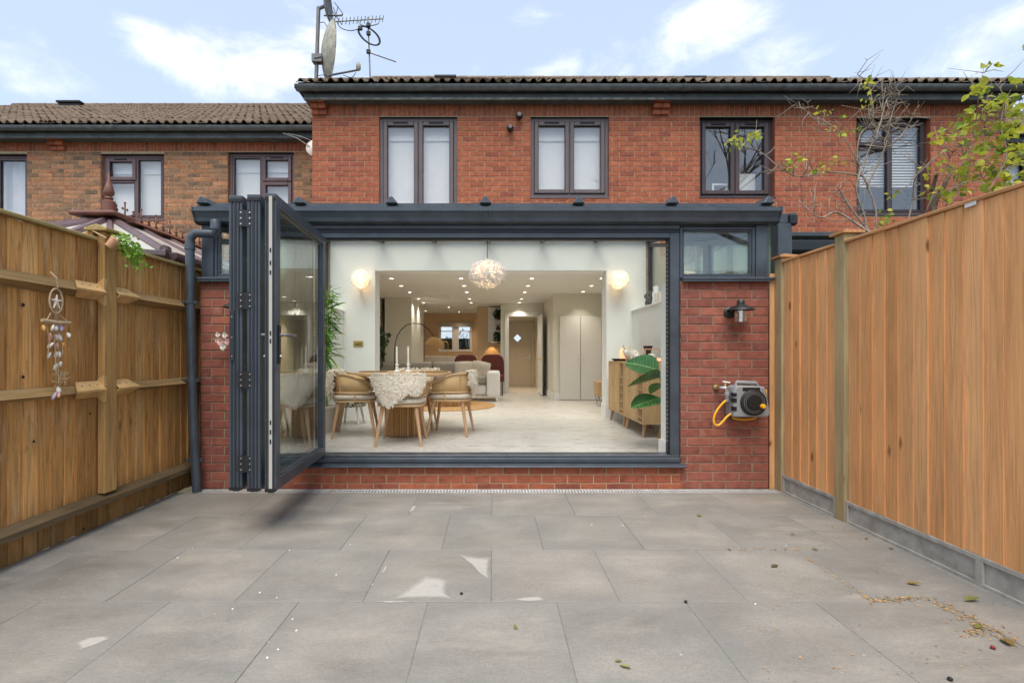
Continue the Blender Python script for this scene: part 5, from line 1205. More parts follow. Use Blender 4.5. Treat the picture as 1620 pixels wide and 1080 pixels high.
for zc in (1.58, .932):
    for s, y0, y1 in ((-1, 2.99, 3.219), (1, 3.331, 3.53)):
        ta = y0 if s < 0 else y1; tb = y1 if s < 0 else y0
        m = MB(); e = .004
        # sleeve over the arris rail: two sloping faces, pointed at its end
        pts = [(XB + .02, tb, zc + .05), (XB + .082, tb, zc - .006), (XB + .082, ta - s * -.0, zc - .006), (XB + .02, ta + (.055 if s < 0 else -.055) * 1, zc + .05)]
        pts2 = [(XB + .02, tb, zc - .052), (XB + .082, tb, zc - .006), (XB + .082, ta, zc - .006), (XB + .02, ta + (.055 if s < 0 else -.055), zc - .052)]
        for P_ in (pts, pts2): m.add(P_ + [(p[0] + e, p[1], p[2] + (e if P_ is pts else -e)) for p in P_], [(0, 1, 2, 3), (4, 7, 6, 5), (0, 4, 5, 1), (1, 5, 6, 2), (2, 6, 7, 3), (3, 7, 4, 0)])
        br = m.build('rail_bracket', 'bracket_tan', lf)
        sc = MB()
        for q in (.04, .1, .16): sc.lathe([(.006, .0), (.005, .004)], (XB + .052, tb + s * q, zc + .026), 'X', 8)
        sc.build('screw', 'pole_grey', br)
        if s < 0:
            for u in (1, -1):
                m = MB(); m.add([(XB + .0665, 3.219, zc + u * .012), (XB + .0665, 3.219, zc + u * .095), (XB + .0665, 3.24, zc + u * .085), (XB + .0665, 3.24, zc + u * .02), (XB + .02, 3.217, zc + u * .02), (XB + .02, 3.217, zc + u * .06)], [(0, 1, 2, 3), (0, 4, 5, 1)]); m.build('bracket_ear', 'bracket_tan', lf, fix=False)
# knot holes
m = MB()
for px, py, r in ((38, 482, .011), (38, 596, .010), (55, 698, .008), (144, 654, .008), (134, 836, .008)):
    Yq = 2.65 * 760 / (780 - px); c = at(px, py, Yq); m.lathe([(r, 0), (r * .3, .004)], (XB + .017, Yq, c.z), 'X', 12)
m.build('knot_hole', 'black', lf)
# shell wind chime
hook = at(77, 432, 2.62 * 760 / 703); wx = -2.575; wy = hook.y
wc = thing('shell_wind_chime', (wx, wy, 1.5), 'shell and driftwood wind chime hanging from the fence rail', 'wind chime')
def wp(px, py): return Vector((wx + ru(-.012, .012), wy + (px - 80) / 760 * 2.85 * 1.05, Z(py, wy)))
MB().tube([(XB + .06, wy, Z(430, wy)), wp(78, 440), wp(81, 455)], .004, 6).build('cord', 'rope', wc)
q0 = wp(79, 476); MB().tube([(q0.x, q0.y + .042 * math.cos(a), q0.z + .072 * math.sin(a)) for a in [2 * PI * k / 24 for k in range(24)]], .005, 6, closed=True).build('hoop', 'rope', wc, smooth=True)
for k in range(5):
    a = k * 2 * PI / 5 + .3; MB().tube([q0, q0 + Vector((.004, .034 * math.cos(a), .045 * math.sin(a) - .008))], [.009, .003], 7).build('starfish_arm', 'shell_white', wc, smooth=True)
for px in (62, 97): MB().tube([wp(74 if px < 80 else 86, 495), wp(px, 508)], .003, 6).build('cord', 'rope', wc)
MB().tube([(wx, wp(57, 0).y, Z(508, wy)), (wx + .004, wp(80, 0).y, Z(510, wy)), (wx, wp(103, 0).y, Z(509, wy))], [.011, .01, .009], 8).build('driftwood', 'rope', wc, smooth=True)
def shell(c, s, mat):
    m = MB(); prof = [(.001, -1), (.45, -.75), (.62, -.2), (.55, .35), (.3, .8), (.001, 1)]
    vs = MB().lathe([(r * s, h * s) for r, h in prof], n=8, cap=False); rot = Euler((ru(-.6, .6), ru(-.4, .4), ru(0, 6))).to_matrix()
    m.add([c + rot @ Vector((v[0], v[1] * .6, v[2])) for v in vs.v], vs.f); m.build('shell', mat, wc, smooth='all')
for px, py, s, mt in ((59, 520, .018, 'shell_orange'), (71, 519, .018, 'shell_white'), (78, 519, .016, 'shell_white'), (88, 518, .017, 'shell_lilac'), (95, 517, .016, 'shell_pink'), (98, 529, .015, 'shell_white'), (67, 530, .011, 'shell_pink'), (74, 534, .018, 'shell_pink'), (81, 533, .016, 'shell_white'), (88, 533, .02, 'shell_white'), (70, 546, .018, 'shell_white'), (81, 548, .016, 'shell_pink'), (85, 546, .015, 'shell_white'), (91, 545, .013, 'shell_orange'),
                      (71, 562, .018, 'shell_white'), (80, 561, .016, 'shell_white'), (87, 560, .017, 'shell_white'), (81, 580, .018, 'shell_white'), (87, 576, .015, 'shell_white'), (84, 617, .018, 'shell_white'), (79, 626, .022, 'shell_lilac'), (81, 625, .014, 'shell_pink')): shell(wp(px, py), s * 1.2, mt)
for a, b in (((66, 510), (68, 565)), ((75, 510), (77, 590)), ((84, 510), (84, 625)), ((92, 510), (90, 560))): MB().tube([wp(*a), wp((a[0] + b[0]) / 2, (a[1] + b[1]) / 2), wp(*b)], .0025, 5).build('cord', 'rope', wc)
m = MB()
for k in range(45):
    c = wp(86, 597) + Vector((0, random.gauss(0, .012), random.gauss(0, .02))); m.tube([c, c + Vector((ru(-.02, .02), random.gauss(0, .025), ru(-.03, .02)))], .0014, 4)
m.build('frayed_string', 'rope', wc)
# hanging planter on post
c = at(178, 372, 3.26); hp = thing('hanging_planter', (c.x, c.y, c.z), 'small terracotta pot of trailing green ivy on the fence post', 'planter'); c.x = -2.55; c.y = 3.222; c.z = 1.905
o = MB().lathe([(.025, -.036), (.036, .022), (.04, .024), (.04, .036), (.034, .036), (.031, .022)], (0, 0, 0), n=18, cap=False).build('pot', 'terracotta', hp, smooth=True, fix=False); o.location = c - Vector(WL[hp.name]); o.rotation_euler = (0, .75, .5)
MB().tube([at(143, 368, 3.2) + Vector((.0, 0, .02)), c + Vector((-.02, -.03, .03))], .004, 6).build('wire', 'rope', hp)
il = leaf_mesh('leaf', 'leaf_ivy', 1, .95, .1, .15, 3)
for k in range(270):
    t = rnd() ** .8; p = c + Vector((.03 + .07 * t + random.gauss(0, .025), .02 + .075 * t + random.gauss(0, .022 + .02 * t), .045 - .15 * t * t - .02 * t + random.gauss(0, .03))); s = ru(.014, .032)
    inst('leaf', il, p, hp, rot=dirrot((ru(-1, 1), ru(-1, 1), ru(-1, .4)), ru(-1, 1)), scale=(s, s, s))
for k in range(6):
    a = ru(-.5, 1); MB().tube([c + Vector((.03, .02, .04)), c + Vector((.07, .08 + a * .03, .03)), c + Vector((.09, .12 + a * .05, -.06 - rnd() * .06))], .0018, 5).build('vine', 'leaf_ivy', hp)

# ---------------------------------------------------------------- right fence
rf = thing('timber_fence', (2.45, 2.6, 0), 'new orange-tan close-board fence on concrete gravel boards at right', 'fence'); XR = 2.44
nb = [fboard(1.93, .152, -1, w_, 'fence_new') for w_ in (.115, .12, .11)]
def panel(y0, y1):
    y = y0; k = 0
    while y < y1 - .03:
        inst('board', nb[k % 3], (XR + .012 + ru(-.002, .002), min(y + .052, y1 - .05), ru(-.004, .002)), rf, rot=(ru(-.0025, .0025), ru(-.002, .002), ru(-.025, .025))); y += .1; k += 1
    BX(XR - .012, XR + .03, y0, y1, 1.932, 1.952).build('capping', 'fence_new_cap', rf, bevel=.003)
    m = BX(XR + .012, XR + .045, y0, y1, -.05, .15); m.box(XR - .002, XR + .012, y0, y1, .125, .1501)
    n = max(1, round((y1 - y0) / .9)); 
    for k in range(n + 1):
        yy = y0 + (y1 - y0) * k / n; a, b = max(y0, yy - .02), min(y1, yy + .02); m.box(XR - .002, XR + .0119, a, b, .018, .1248)
    m.box(XR - .002, XR + .0118, y0, y1, -.02, .018); m.build('gravel_board', 'concrete', rf, bevel=.002)
panel(3.426, 4.052); panel(1.50, 3.324); panel(.2, 1.39)
for y0 in (4.054, 3.326, 1.392):
    BX(XR - .008, XR + .095, y0, y0 + .098, -.05, 2.0 if y0 < 4 else 1.98).build('post', 'fence_post_green', rf, bevel=.004)
    zt_ = 2.001 if y0 < 4 else 1.981; m = MB(); a, b, c_, d_ = XR - .03, XR + .12, y0 - .022, y0 + .12
    m.add([(a, c_, zt_), (b, c_, zt_), (b, d_, zt_), (a, d_, zt_), (a, c_, zt_ + .018), (b, c_, zt_ + .018), (b, d_, zt_ + .018), (a, d_, zt_ + .018), ((a + b) / 2, (c_ + d_) / 2, zt_ + .04)], [(3, 2, 1, 0), (0, 1, 5, 4), (1, 2, 6, 5), (2, 3, 7, 6), (3, 0, 4, 7), (4, 5, 8), (5, 6, 8), (6, 7, 8), (7, 4, 8)]); m.build('post_cap', 'fence_new_cap', rf)
BX(EX1 + .004, XR + .09, 4.154, 4.166, .0, 1.86).build('filler_board', 'fence_new', rf)
for z in (.45, 1.05, 1.65): BX(XR + .046, XR + .09, .2, 4.05, z, z + .05).build('rail', 'fence_new_cap', rf)
t = at(1535, 323, 2.43 * 760 / 755); BX(XR - .0105, XR - .0085, t.y - .03, t.y + .03, t.z - .012, t.z + .012).build('fence_tag', 'sticker', rf, bevel=.006)

# ---------------------------------------------------------------- wall lanterns, tap, hose reel, flowers
def lantern(px, py, label):
    Yc = YE - .11; c = at(px, py, Yc); t = thing('wall_lantern', (c.x, YE, c.z), label, 'wall lantern', 'barn wall lanterns')
    MB().lathe([(.05, 0), (.05, -.012), (.04, -.02)], (c.x - .045, YE - .004, c.z - .03), 'Y', 18).build('backplate', 'black_metal', t, smooth=True)
    MB().tube([(c.x - .045, YE - .015, c.z - .03), (c.x - .04, YE - .05, c.z - .01), (c.x, Yc, c.z + .03)], .012, 8).build('arm', 'black_metal', t, smooth=True)
    MB().lathe([(.001, .07), (.022, .068), (.03, .058), (.03, .03), (.045, .022), (.108, -.014), (.111, -.02), (.103, -.016), (.045, .015), (.001, .02)], c, n=26, cap=False).build('shade', 'black_metal', t, smooth=True)
    MB().lathe([(.05, .01), (.05, -.115), (.046, -.117), (.046, .01)], c, n=20, cap=False).build('glass_chimney', 'glass_lantern', t, smooth=True)
    MB().lathe([(.012, .01), (.012, -.03), (.018, -.05), (.014, -.085), (.001, -.09)], c, n=12, cap=False).build('bulb', 'metal', t, smooth=True)
lantern(1172, 487, 'black barn-style wall lantern with clear glass above the hose reel'); lantern(374, 483, 'black barn-style wall lantern mostly hidden by the folded doors')
bx_, bz = X(1186, 4.03), Z(632, 4.03)
hr = thing('hose_reel', (bx_, 4.07, bz), 'grey wall-mounted hose reel with black drum', 'hose reel')
sh_ = [(-.15, -.135), (.142, -.135), (.158, -.1), (.125, .10), (.11, .125), (-.11, .135), (-.135, .12), (-.148, .08)]
m = MB(); m.prism([(bx_ + u, bz + v * .98 - .012) for u, v in sh_], 4.0, 4.15, 'Y'); m.build('casing', 'hose_grey', hr, bevel=.018, seg=3)
m = MB(); m.tube([(bx_ - .10, 4.07, bz + .10), (bx_ - .095, 4.07, bz + .145), (bx_ + .075, 4.07, bz + .138), (bx_ + .095, 4.07, bz + .095)], .016, 10); m.build('handle', 'hose_grey', hr, smooth=True)
BX(bx_ - .075, bx_ + .07, 3.996, 4.0, bz + .075, bz + .105).build('handle_slot', 'black', hr, bevel=.008)
for z in (.03, -.02, -.09): BX(bx_ - .152, bx_ - .125, 3.9965, 4.04, bz + z - .0, bz + z + (.028 if z > 0 else .035)).build('side_slot', 'black', hr)
MB().lathe([(.108, .0), (.108, -.012), (.098, -.02), (.06, -.022), (.058, -.03), (.035, -.032), (.001, -.03)], (bx_ + .012, 3.999, bz - .02), 'Y', 36).build('drum', 'black', hr, smooth=True)
for r in (.07, .085): MB().tube([(bx_ + .012 + r * math.cos(a), 3.978, bz - .02 + r * math.sin(a)) for a in [2 * PI * k / 36 for k in range(36)]], .003, 5, closed=True).build('drum_rib', 'pole_grey', hr)
MB().lathe([(.018, 0), (.02, -.03), (.014, -.04), (.001, -.041)], (bx_ + .07, 3.975, bz - .048), 'Y', 14).build('crank_knob', 'hose_yellow', hr, smooth=True)
BX(bx_ + .128, bx_ + .15, 4.03, 4.07, bz + .03, bz + .085).build('hose_guide', 'hose_yellow', hr, bevel=.006)
m = MB().tube([(bx_ - .02 + .1 * math.cos(a), 4.075, bz - .15 + .022 * math.sin(a)) for a in [PI + PI * k / 10 for k in range(11)]], .009, 8); m.build('hose_end', 'hose_yellow', hr, smooth=True)
tx, tz_ = X(1146, 4.08), Z(613, 4.08); tp = thing('garden_tap', (tx, 4.1, tz_), 'brass outdoor tap with grey hose connector on the brick pier', 'tap')
MB().lathe([(.028, 0), (.028, -.008)], (tx - .03, YE - .004, tz_), 'Y', 16).build('rose', 'brass', tp); m = MB(); m.tube([(tx - .03, YE - .01, tz_), (tx - .03, 4.08, tz_ + .002), (tx, 4.06, tz_), (tx + .012, 4.06, tz_ - .03)], [.014, .015, .016, .013], 10); m.build('body', 'metal', tp, smooth=True)
MB().tube([(tx - .005, 4.06, tz_ + .01), (tx + .0, 4.06, tz_ + .045)], .009, 8).build('spindle', 'brass', tp); MB().tube([(tx - .025, 4.06, tz_ + .052), (tx + .035, 4.055, tz_ + .044)], .006, 8).build('handle', 'ceramic', tp)
MB().lathe([(.018, 0), (.022, -.02), (.02, -.045), (.017, -.05), (.017, -.085), (.012, -.088)], (tx + .012, 4.06, tz_ - .028), n=16).build('connector', 'hose_grey', tp, smooth=True)
m = MB(); pts = [(tx + .012, 4.06, tz_ - .1)] + [tuple(at(px, py, 4.05)) for px, py in ((1144, 637), (1137, 645), (1131, 655), (1129, 665), (1131, 671), (1137, 672), (1143, 667), (1149, 660), (1155, 655), (1160, 653))]
# smooth hose path
def cr(P, n=5):
    P = [Vector(p) for p in P]; out = []
    for i in range(len(P) - 1):
        a, b, c, d_ = P[max(i - 1, 0)], P[i], P[i + 1], P[min(i + 2, len(P) - 1)]
        for k in range(n):
            t = k / n; out.append(.5 * ((2 * b) + (c - a) * t + (2 * a - 5 * b + 4 * c - d_) * t * t + (3 * b - a - 3 * c + d_) * t ** 3))
    return out + [P[-1]]
m.tube(cr(pts), .0085, 8); m.build('hose', 'hose_yellow', tp, smooth=True)
fb_ = thing('flower_spray', (X(350, 4.08), 4.08, 1.3), 'pink and white roses hung on the left brick pier beside the folded doors', 'flowers')
cc = at(352, 545, 4.06)
MB().tube([cc + Vector((.05, .08, .02)), cc + Vector((.03, .02, 0)), cc], .006, 6).build('stem', 'leaf_stem', fb_)
for px, py, r, mt in ((349, 540, .028, 'petal_pink'), (345, 529, .02, 'petal_white'), (356, 530, .022, 'petal_white'), (353, 548, .025, 'petal_white'), (360, 540, .025, 'petal_pink'), (343, 538, .016, 'petal_pink')):
    c = at(px, py, 4.04); m = MB()
    for k in range(16):
        a = k * 2.4; rr = r * (.25 + .75 * k / 16); nr = Vector((math.cos(a), -.5, math.sin(a))).normalized(); s = Vector((-math.sin(a), 0, math.cos(a))); b = c + Vector((math.cos(a) * rr * .6, -.01 + .012 * k / 16, math.sin(a) * rr * .6))
        m.add([b - s * rr * .5, b + s * rr * .5, b + s * rr * .45 + nr * rr * .7, b - s * rr * .45 + nr * rr * .7], [(0, 1, 2, 3)])
    m.build('rose', mt, fb_, fix=False)
for k in range(26):
    p = at(ru(340, 362), ru(524, 556), 4.06); s = ru(.02, .035); inst('leaf', il, p, fb_, rot=dirrot((ru(-1, 1), ru(-1, 0), ru(-.8, .6)), 0), scale=(s * .7, s, s))
# ---------------------------------------------------------------- roof-top dishes and aerial
sd = thing('dish_mast', (X(500, 7.2), 7.2, 5.2), 'grey mast with two satellite dishes at the roof corner', 'satellite dish')
MB().tube([at(500, 134, 7.2), at(504, 12, 7.2)], .028, 10).build('mast', 'pole_grey', sd, smooth=True)
def dish(c, r, yaw, tilt, arm, mat, name='dish'):
    n = 26; prof = [(0.001, 0)] + [(r * k / 7, .26 * r * (k / 7) ** 2) for k in range(1, 8)] + [(r * 1.01, .27 * r), (r * .97, .23 * r)] + [(r * k / 7, .26 * r * (k / 7) ** 2 - .012) for k in range(6, 0, -1)] + [(.001, -.012)]
    o = MB().lathe(prof, (0, 0, 0), 'Y', n, cap=False).build(name, mat, sd, smooth='all'); o.location = c - Vector(WL[sd.name]); o.rotation_euler = (tilt, 0, yaw); o.scale = (1, 1, 1.08); return o
cA = at(516, 80, 7.2); dA = dish(cA, .40, PI / 2 * -.66, -.0, 0, 'dish')
MB().tube([at(519, 120, 7.15), at(566, 111, 6.95)], .014, 8).build('feed_arm', 'pole_grey', sd); m = MB().lathe([(.02, -.05), (.035, -.03), (.035, .03), (.02, .06)], at(567, 106, 6.95), 'Z', 12); m.build('receiver', 'dish', sd, smooth=True)
m = MB(); m.tube([at(504, 95, 7.2), at(512, 92, 7.2)], .03, 8); m.box(*[v for v in (X(500, 7.2) - .05, X(500, 7.2) + .1, 7.15, 7.25, Z(100, 7.2), Z(88, 7.2))]); m.build('clamp', 'pole_grey', sd)
m = MB(); m.tube([at(497, 92, 7.15), at(509, 90, 7.15)], .012, 6); m.tube([at(496, 97, 7.15), at(509, 97, 7.15)], .012, 6); m.build('bracket_bolt', 'pole_grey', sd)
cB = at(517, 8, 7.2); dB = dish(cB, .24, -PI / 2 * .93, .05, 0, 'pole_grey')
MB().tube([at(513, 25, 7.2), at(541, 25, 7.1), at(542, 22, 7.1)], .012, 8).build('feed_arm', 'pole_grey', sd); MB().tube([at(504, 14, 7.2), at(516, 9, 7.2)], .025, 8).build('clamp', 'pole_grey', sd)
m = MB(); m.tube(cr([at(507, 36, 7.2), at(513, 36, 7.15), at(518, 44, 7.15), at(521, 58, 7.15)]), .006, 5); m.tube(cr([at(543, 119, 6.95), at(556, 123, 6.95), at(563, 115, 6.95)]), .005, 5); m.tube(cr([at(503, 120, 7.2), at(512, 119, 7.2), at(519, 120, 7.15)]), .005, 5); m.build('cable', 'black', sd)
ae = thing('tv_aerial', (X(585, 7.3), 7.3, 5.2), 'television aerial with coiled cable on a thin roof pole', 'aerial')
MB().tube([at(586, 130, 7.3), at(582, 28, 7.3)], .012, 8).build('mast', 'aerial', ae)
bA, bB = at(522, 35, 7.25), at(606, 30, 7.45); MB().tube([bA, bB], .009, 6).build('boom', 'aerial', ae)
for k in range(13):
    p = bA.lerp(bB, .16 + .84 * k / 12); a = Vector((.02, -.03, .055 if k % 2 else .045)); MB().tube([p - a * .8, p + a * .8], .005, 5).build('element', 'aerial', ae)
m = MB()
for a, b in (((526, 18), (541, 40)), ((527, 12), (536, 34)), ((529, 4), (535, 12)), ((535, 12), (542, 21)), ((535, 10), (529, 34))): m.tube([at(*a, 7.25), at(*b, 7.3)], .006, 5)
m.build('reflector', 'aerial', ae)
m = MB(); m.tube(cr([at(567, 33, 7.35), at(570, 39, 7.35), at(578, 41, 7.3), at(592, 40, 7.35), at(599, 37, 7.4), at(600, 32, 7.4)]), .008, 6); m.build('boom_stay', 'aerial', ae)
m = MB(); m.tube(cr([at(533, 36, 7.25), at(540, 45, 7.25), at(555, 49, 7.25), at(568, 46, 7.28)]), .006, 5)
for s in (1, .93, 1.06):
    m.tube([at(584 + 17 * s * math.cos(q) * 1.0 + 0, 57 + (12 * s * math.sin(q) + 9 * math.cos(q)), 7.28) for q in [2 * PI * k / 28 for k in range(28)]], .0055, 5, closed=True)
m.build('coiled_cable', 'black', ae)
m = MB(); 
for px, py in ((583, 40), (583, 53), (570, 45), (583, 82)): c = at(px, py, 7.28); m.box(c.x - .03, c.x + .03, c.y - .02, c.y + .02, c.z - .03, c.z + .03)
m.build('clamp', 'black', ae, bevel=.006)
MB().tube([at(580, 82, 7.3), at(626, 98, 7.1)], .009, 6).build('cross_arm', 'pole_grey', ae)

# ---------------------------------------------------------------- neighbour's conservatories
bc = thing('conservatory', (-5, 6.5, 0), 'brown framed conservatory roof with finial and ridge cresting beyond the left fence', 'conservatory')
ap = Vector((-4.98, 6.25, 2.93)); ez = 2.22; rp_ = [Vector((-3.42, 8.4, ez)), Vector((-3.42, 5.05, ez)), Vector((-4.3, 4.62, ez)), Vector((-5.7, 4.62, ez)), Vector((-6.55, 5.05, ez)), Vector((-6.55, 8.4, ez))]
re = Vector((-4.98, 8.4, 2.93))
def pane(vs):
    m = MB(); n = len(vs); nr = (vs[1] - vs[0]).cross(vs[2] - vs[0]).normalized()
    if nr.z < 0: nr = -nr
    m.add([v + nr * .0 for v in vs] + [v - nr * .02 for v in vs], [tuple(range(n)), tuple(range(2 * n - 1, n - 1, -1))] + [(i, (i + 1) % n, n + (i + 1) % n, n + i) for i in range(n)]); m.build('roof_panel', 'polycarb', bc)
pane([rp_[0], rp_[1], ap, re]); [pane([rp_[i], rp_[i + 1], ap]) for i in (1, 2, 3)]; pane([rp_[4], rp_[5], re, ap])
def bar(a, b, w_=.035, h=.03, name='glazing_bar', mat='upvc_plum'):
    d_ = (b - a).normalized(); s = d_.cross(Vector((0, 0, 1))).normalized(); u = s.cross(d_); m = MB(); vs = []
    for p in (a, b): vs += [p - s * w_, p + s * w_, p + s * w_ * .5 + u * h, p - s * w_ * .5 + u * h]
    m.add(vs, [(0, 1, 2, 3), (4, 7, 6, 5), (0, 4, 5, 1), (1, 5, 6, 2), (2, 6, 7, 3), (3, 7, 4, 0)]); return m.build(name, mat, bc)
up = Vector((0, 0, .004))
for i in (1, 2, 3, 4): bar(ap + up, rp_[i] + up, .05, .04, 'hip')
for t in (.25, .5, .75): bar(ap.lerp(re, t) + up, rp_[1].lerp(rp_[0], t) + up); bar(ap.lerp(re, t) + up, rp_[4].lerp(rp_[5], t) + up)
for i in (1, 2, 3): bar(ap.lerp(rp_[i].lerp(rp_[i + 1], .5), .1) + up, rp_[i].lerp(rp_[i + 1], .5) + up)
bar(ap + Vector((0, -.1, .02)), re + Vector((0, 0, .02)), .12, .05, 'ridge', 'upvc_red_brown')
m = MB(); m.box(-5.28, -4.7, 5.95, 6.35, 2.90, 2.955); m.build('ridge_cap', 'upvc_red_brown', bc, bevel=.02)
for i in range(5):
    a, b = rp_[i], rp_[i + 1]; d_ = (b - a).normalized(); o_ = Vector((d_.y, -d_.x, 0)); 
    if o_.dot((a + b) / 2 - Vector((-5, 6.5, ez))) < 0: o_ = -o_
    m = MB(); vs = []
    for p in (a, b):
        for du, dv in ((0, .02), (.09, .015), (.1, -.04), (.06, -.09), (0, -.1)): vs.append(p + o_ * du + Vector((0, 0, dv)))
    m.add(vs, [(j, (j + 1) % 5, 5 + (j + 1) % 5, 5 + j) for j in range(5)] + [(4, 3, 2, 1, 0), (5, 6, 7, 8, 9)]); m.build('gutter', 'upvc_brown', bc, bevel=.008)
    h_ = (a + b) / 2
    m = MB(); q = Vector((0, 0, -.1)); m.add([a + q - o_ * .05, b + q - o_ * .05, Vector((b.x, b.y, .6)) - o_ * .05, Vector((a.x, a.y, .6)) - o_ * .05], [(0, 1, 2, 3)])
    g = m.build('wall_glass', 'glass', bc); s_ = g.modifiers.new('t', 'SOLIDIFY'); s_.thickness = .02
    for t in (0.03, .35, .66, .97):
        p = a.lerp(b, t) - o_ * .03; MB().tube([(p.x, p.y, .6), (p.x, p.y, ez - .1)], .035, 4).build('mullion', 'upvc_brown', bc)
    m = MB(); m.add([Vector((a.x, a.y, -.1)), Vector((b.x, b.y, -.1)), Vector((b.x, b.y, .6)), Vector((a.x, a.y, .6))], [(0, 1, 2, 3)]); g = m.build('dwarf_wall', 'brick_brown', bc); s_ = g.modifiers.new('t', 'SOLIDIFY'); s_.thickness = .1
for i in (1, 2):
    p = rp_[i]; d_ = (rp_[i] - ap).normalized(); c = p - d_ * .06; m = MB().lathe([(.02, -.04), (.045, -.035), (.045, .03), (.02, .035)], c + Vector((0, 0, .03)), 'Y', 12); m.build('hip_end_cap', 'upvc_brown', bc, smooth=True)
fx = ap + Vector((0, -.02, .05)); m = MB(); m.lathe([(.075, 0), (.075, .16), (.06, .17), (.03, .19), (.05, .2), (.045, .215), (.03, .225), (.055, .26), (.06, .29), (.045, .35), (.02, .44), (.008, .54), (.001, .56)], fx, n=14); m.build('finial', 'upvc_red_brown', bc, smooth=True)
k = 0; y = ap.y + .1
while y < 8.3:
    m = MB(); h = .21 if k % 2 else .13
    m.tube([(ap.x, y + .03 * math.cos(a), 3.0 + .03 * math.sin(a) + .02) for a in [2 * PI * q / 10 for q in range(10)]], .009, 5, closed=True); m.tube([(ap.x, y, 2.97), (ap.x, y, 3.0 + h)], .010, 5)
    for dy, dz in ((-.04, .6), (.04, .6), (0, 1.0)): m.lathe([(.001, -.022), (.018, 0), (.001, .022)], (ap.x, y + dy * (1 if k % 2 else .4), 3.0 + h * dz), n=6, cap=False)
    m.build('cresting', 'upvc_red_brown', bc, smooth='all'); y += .15; k += 1
nc = thing('conservatory', (3.8, 5.8, 0), 'dark grey conservatory of the neighbour behind the right fence', 'conservatory')
BX(2.61, 2.74, 4.40, 4.52, 0, 2.365).build('corner_post', 'anthracite', nc, bevel=.004)
MB().prism([(4.42, 2.37), (7.18, 2.76), (7.18, 2.90), (4.42, 2.46)], 2.60, 2.72, 'X').build('verge_beam', 'anthracite', nc, bevel=.006)
m = MB(); m.prism([(4.38, 2.34), (4.55, 2.36), (4.55, 2.48), (4.38, 2.455)], 2.721, 2.79, 'X'); m.build('beam_end', 'anthracite_dark', nc, bevel=.02)
BX(2.92, 7.4, 5.30, 5.42, 2.30, 2.43).build('gutter', 'anthracite_dark', nc, bevel=.02); BX(2.80, 7.4, 5.42, 5.5, 2.18, 2.45).build('eaves_beam', 'anthracite', nc, bevel=.004)
MB().prism([(5.3, 2.47), (7.18, 2.78), (7.18, 2.82), (5.3, 2.51)], 2.8, 7.4, 'X').build('roof_edge', 'anthracite', nc)
fr = MB()
for x in (2.80, 3.9, 5.0, 6.1, 7.3): fr.box(x, x + .08, 5.44, 5.5, .6, 2.179)
fr.box(2.8, 7.38, 5.441, 5.499, .5, .6); fr.build('window_frame', 'anthracite', nc)
for x in (2.88, 3.98, 5.08, 6.18): BX(x + .001, x + 1.018, 5.46, 5.48, .601, 2.178).build('pane', 'glass', nc)
BX(2.8, 7.38, 5.42, 5.5, -.1, .499).build('dwarf_wall', 'brick_dark_red', nc)
m = MB(); m.box(2.62, 2.70, 4.53, 7.17, .6, .66); 
for y in (5.35, 6.2, 7.1): m.box(2.625, 2.695, y, y + .06, .661, 2.42 + (y - 4.4) * .13)
m.build('side_frame', 'anthracite', nc); BX(2.65, 2.67, 4.53, 7.17, .66, 2.44).build('side_pane', 'glass', nc); BX(2.674, 2.684, 4.53, 7.17, .66, 2.40).build('side_blind', 'wall_white2', nc); BX(2.6, 2.7, 4.53, 7.17, -.1, .6).build('side_wall', 'brick_dark_red', nc)
BX(2.9, 7.3, 6.9, 6.93, .1, 2.3).build('back_blind', 'wall_white2', nc)

# ---------------------------------------------------------------- shrub behind the right fence
sb = thing('climbing_shrub', (4.3, 4.6, 0), 'straggly shrub with bare twigs and yellow-green leaves above the right fence', 'shrub')
def branch(pts, Y, r0, r1, mat='twig_grey', dy=.0, twigs=0, name='branch', wob=2.0):
    P_ = [at(px + random.gauss(0, wob), py + random.gauss(0, wob), Y + dy * i + random.gauss(0, .03)) for i, (px, py) in enumerate(pts)]
    C = cr(P_, 4); n = len(C); m = MB(); m.tube(C, [r0 + (r1 - r0) * i / (n - 1) for i in range(n)], 6); ends = []
    for k in range(twigs):
        i = random.randrange(n // 4, n); p = C[i]; d_ = Vector((random.gauss(0, 1), random.gauss(0, .6), random.gauss(.5, .8))).normalized(); L = ru(.08, .26); q = p + d_ * L * .5 + Vector((ru(-.03, .03), 0, ru(-.03, .03))); e = q + (d_ + Vector((random.gauss(0, .5), 0, random.gauss(.1, .5)))).normalized() * L * .6
        m.tube([p, q, e], [max(r1, .0035), .003, .0015], 4)
        if rnd() < .55:
            e2 = q + Vector((random.gauss(0, .08), random.gauss(0, .05), random.gauss(.03, .07))); m.tube([q, e2], [.0025, .0012], 4)
    m.build(name, mat, sb, smooth='all'); return C
branch([(1478, 400), (1480, 330), (1490, 290), (1505, 268)], 4.3, .03, .012, 'bark', 0, 4, 'trunk'); branch([(1470, 400), (1474, 330), (1478, 300), (1484, 272)], 4.3, .028, .012, 'bark', 0, 3, 'trunk')
branch([(1370, 420), (1372, 350), (1362, 300), (1368, 250), (1392, 200), (1408, 160), (1420, 142)], 4.4, .010, .003, twigs=42, wob=4)
branch([(1375, 420), (1378, 330), (1360, 270), (1352, 215), (1380, 180), (1376, 140), (1350, 118)], 4.5, .009, .003, twigs=40, wob=4)
branch([(1372, 300), (1400, 230), (1398, 190), (1418, 150)], 4.45, .008, .003, twigs=26, wob=4)
branch([(1360, 270), (1330, 215), (1300, 190), (1265, 170)], 4.45, .006, .002, twigs=20, wob=4); branch([(1368, 230), (1410, 230), (1440, 190), (1445, 182)], 4.4, .005, .002, twigs=14)
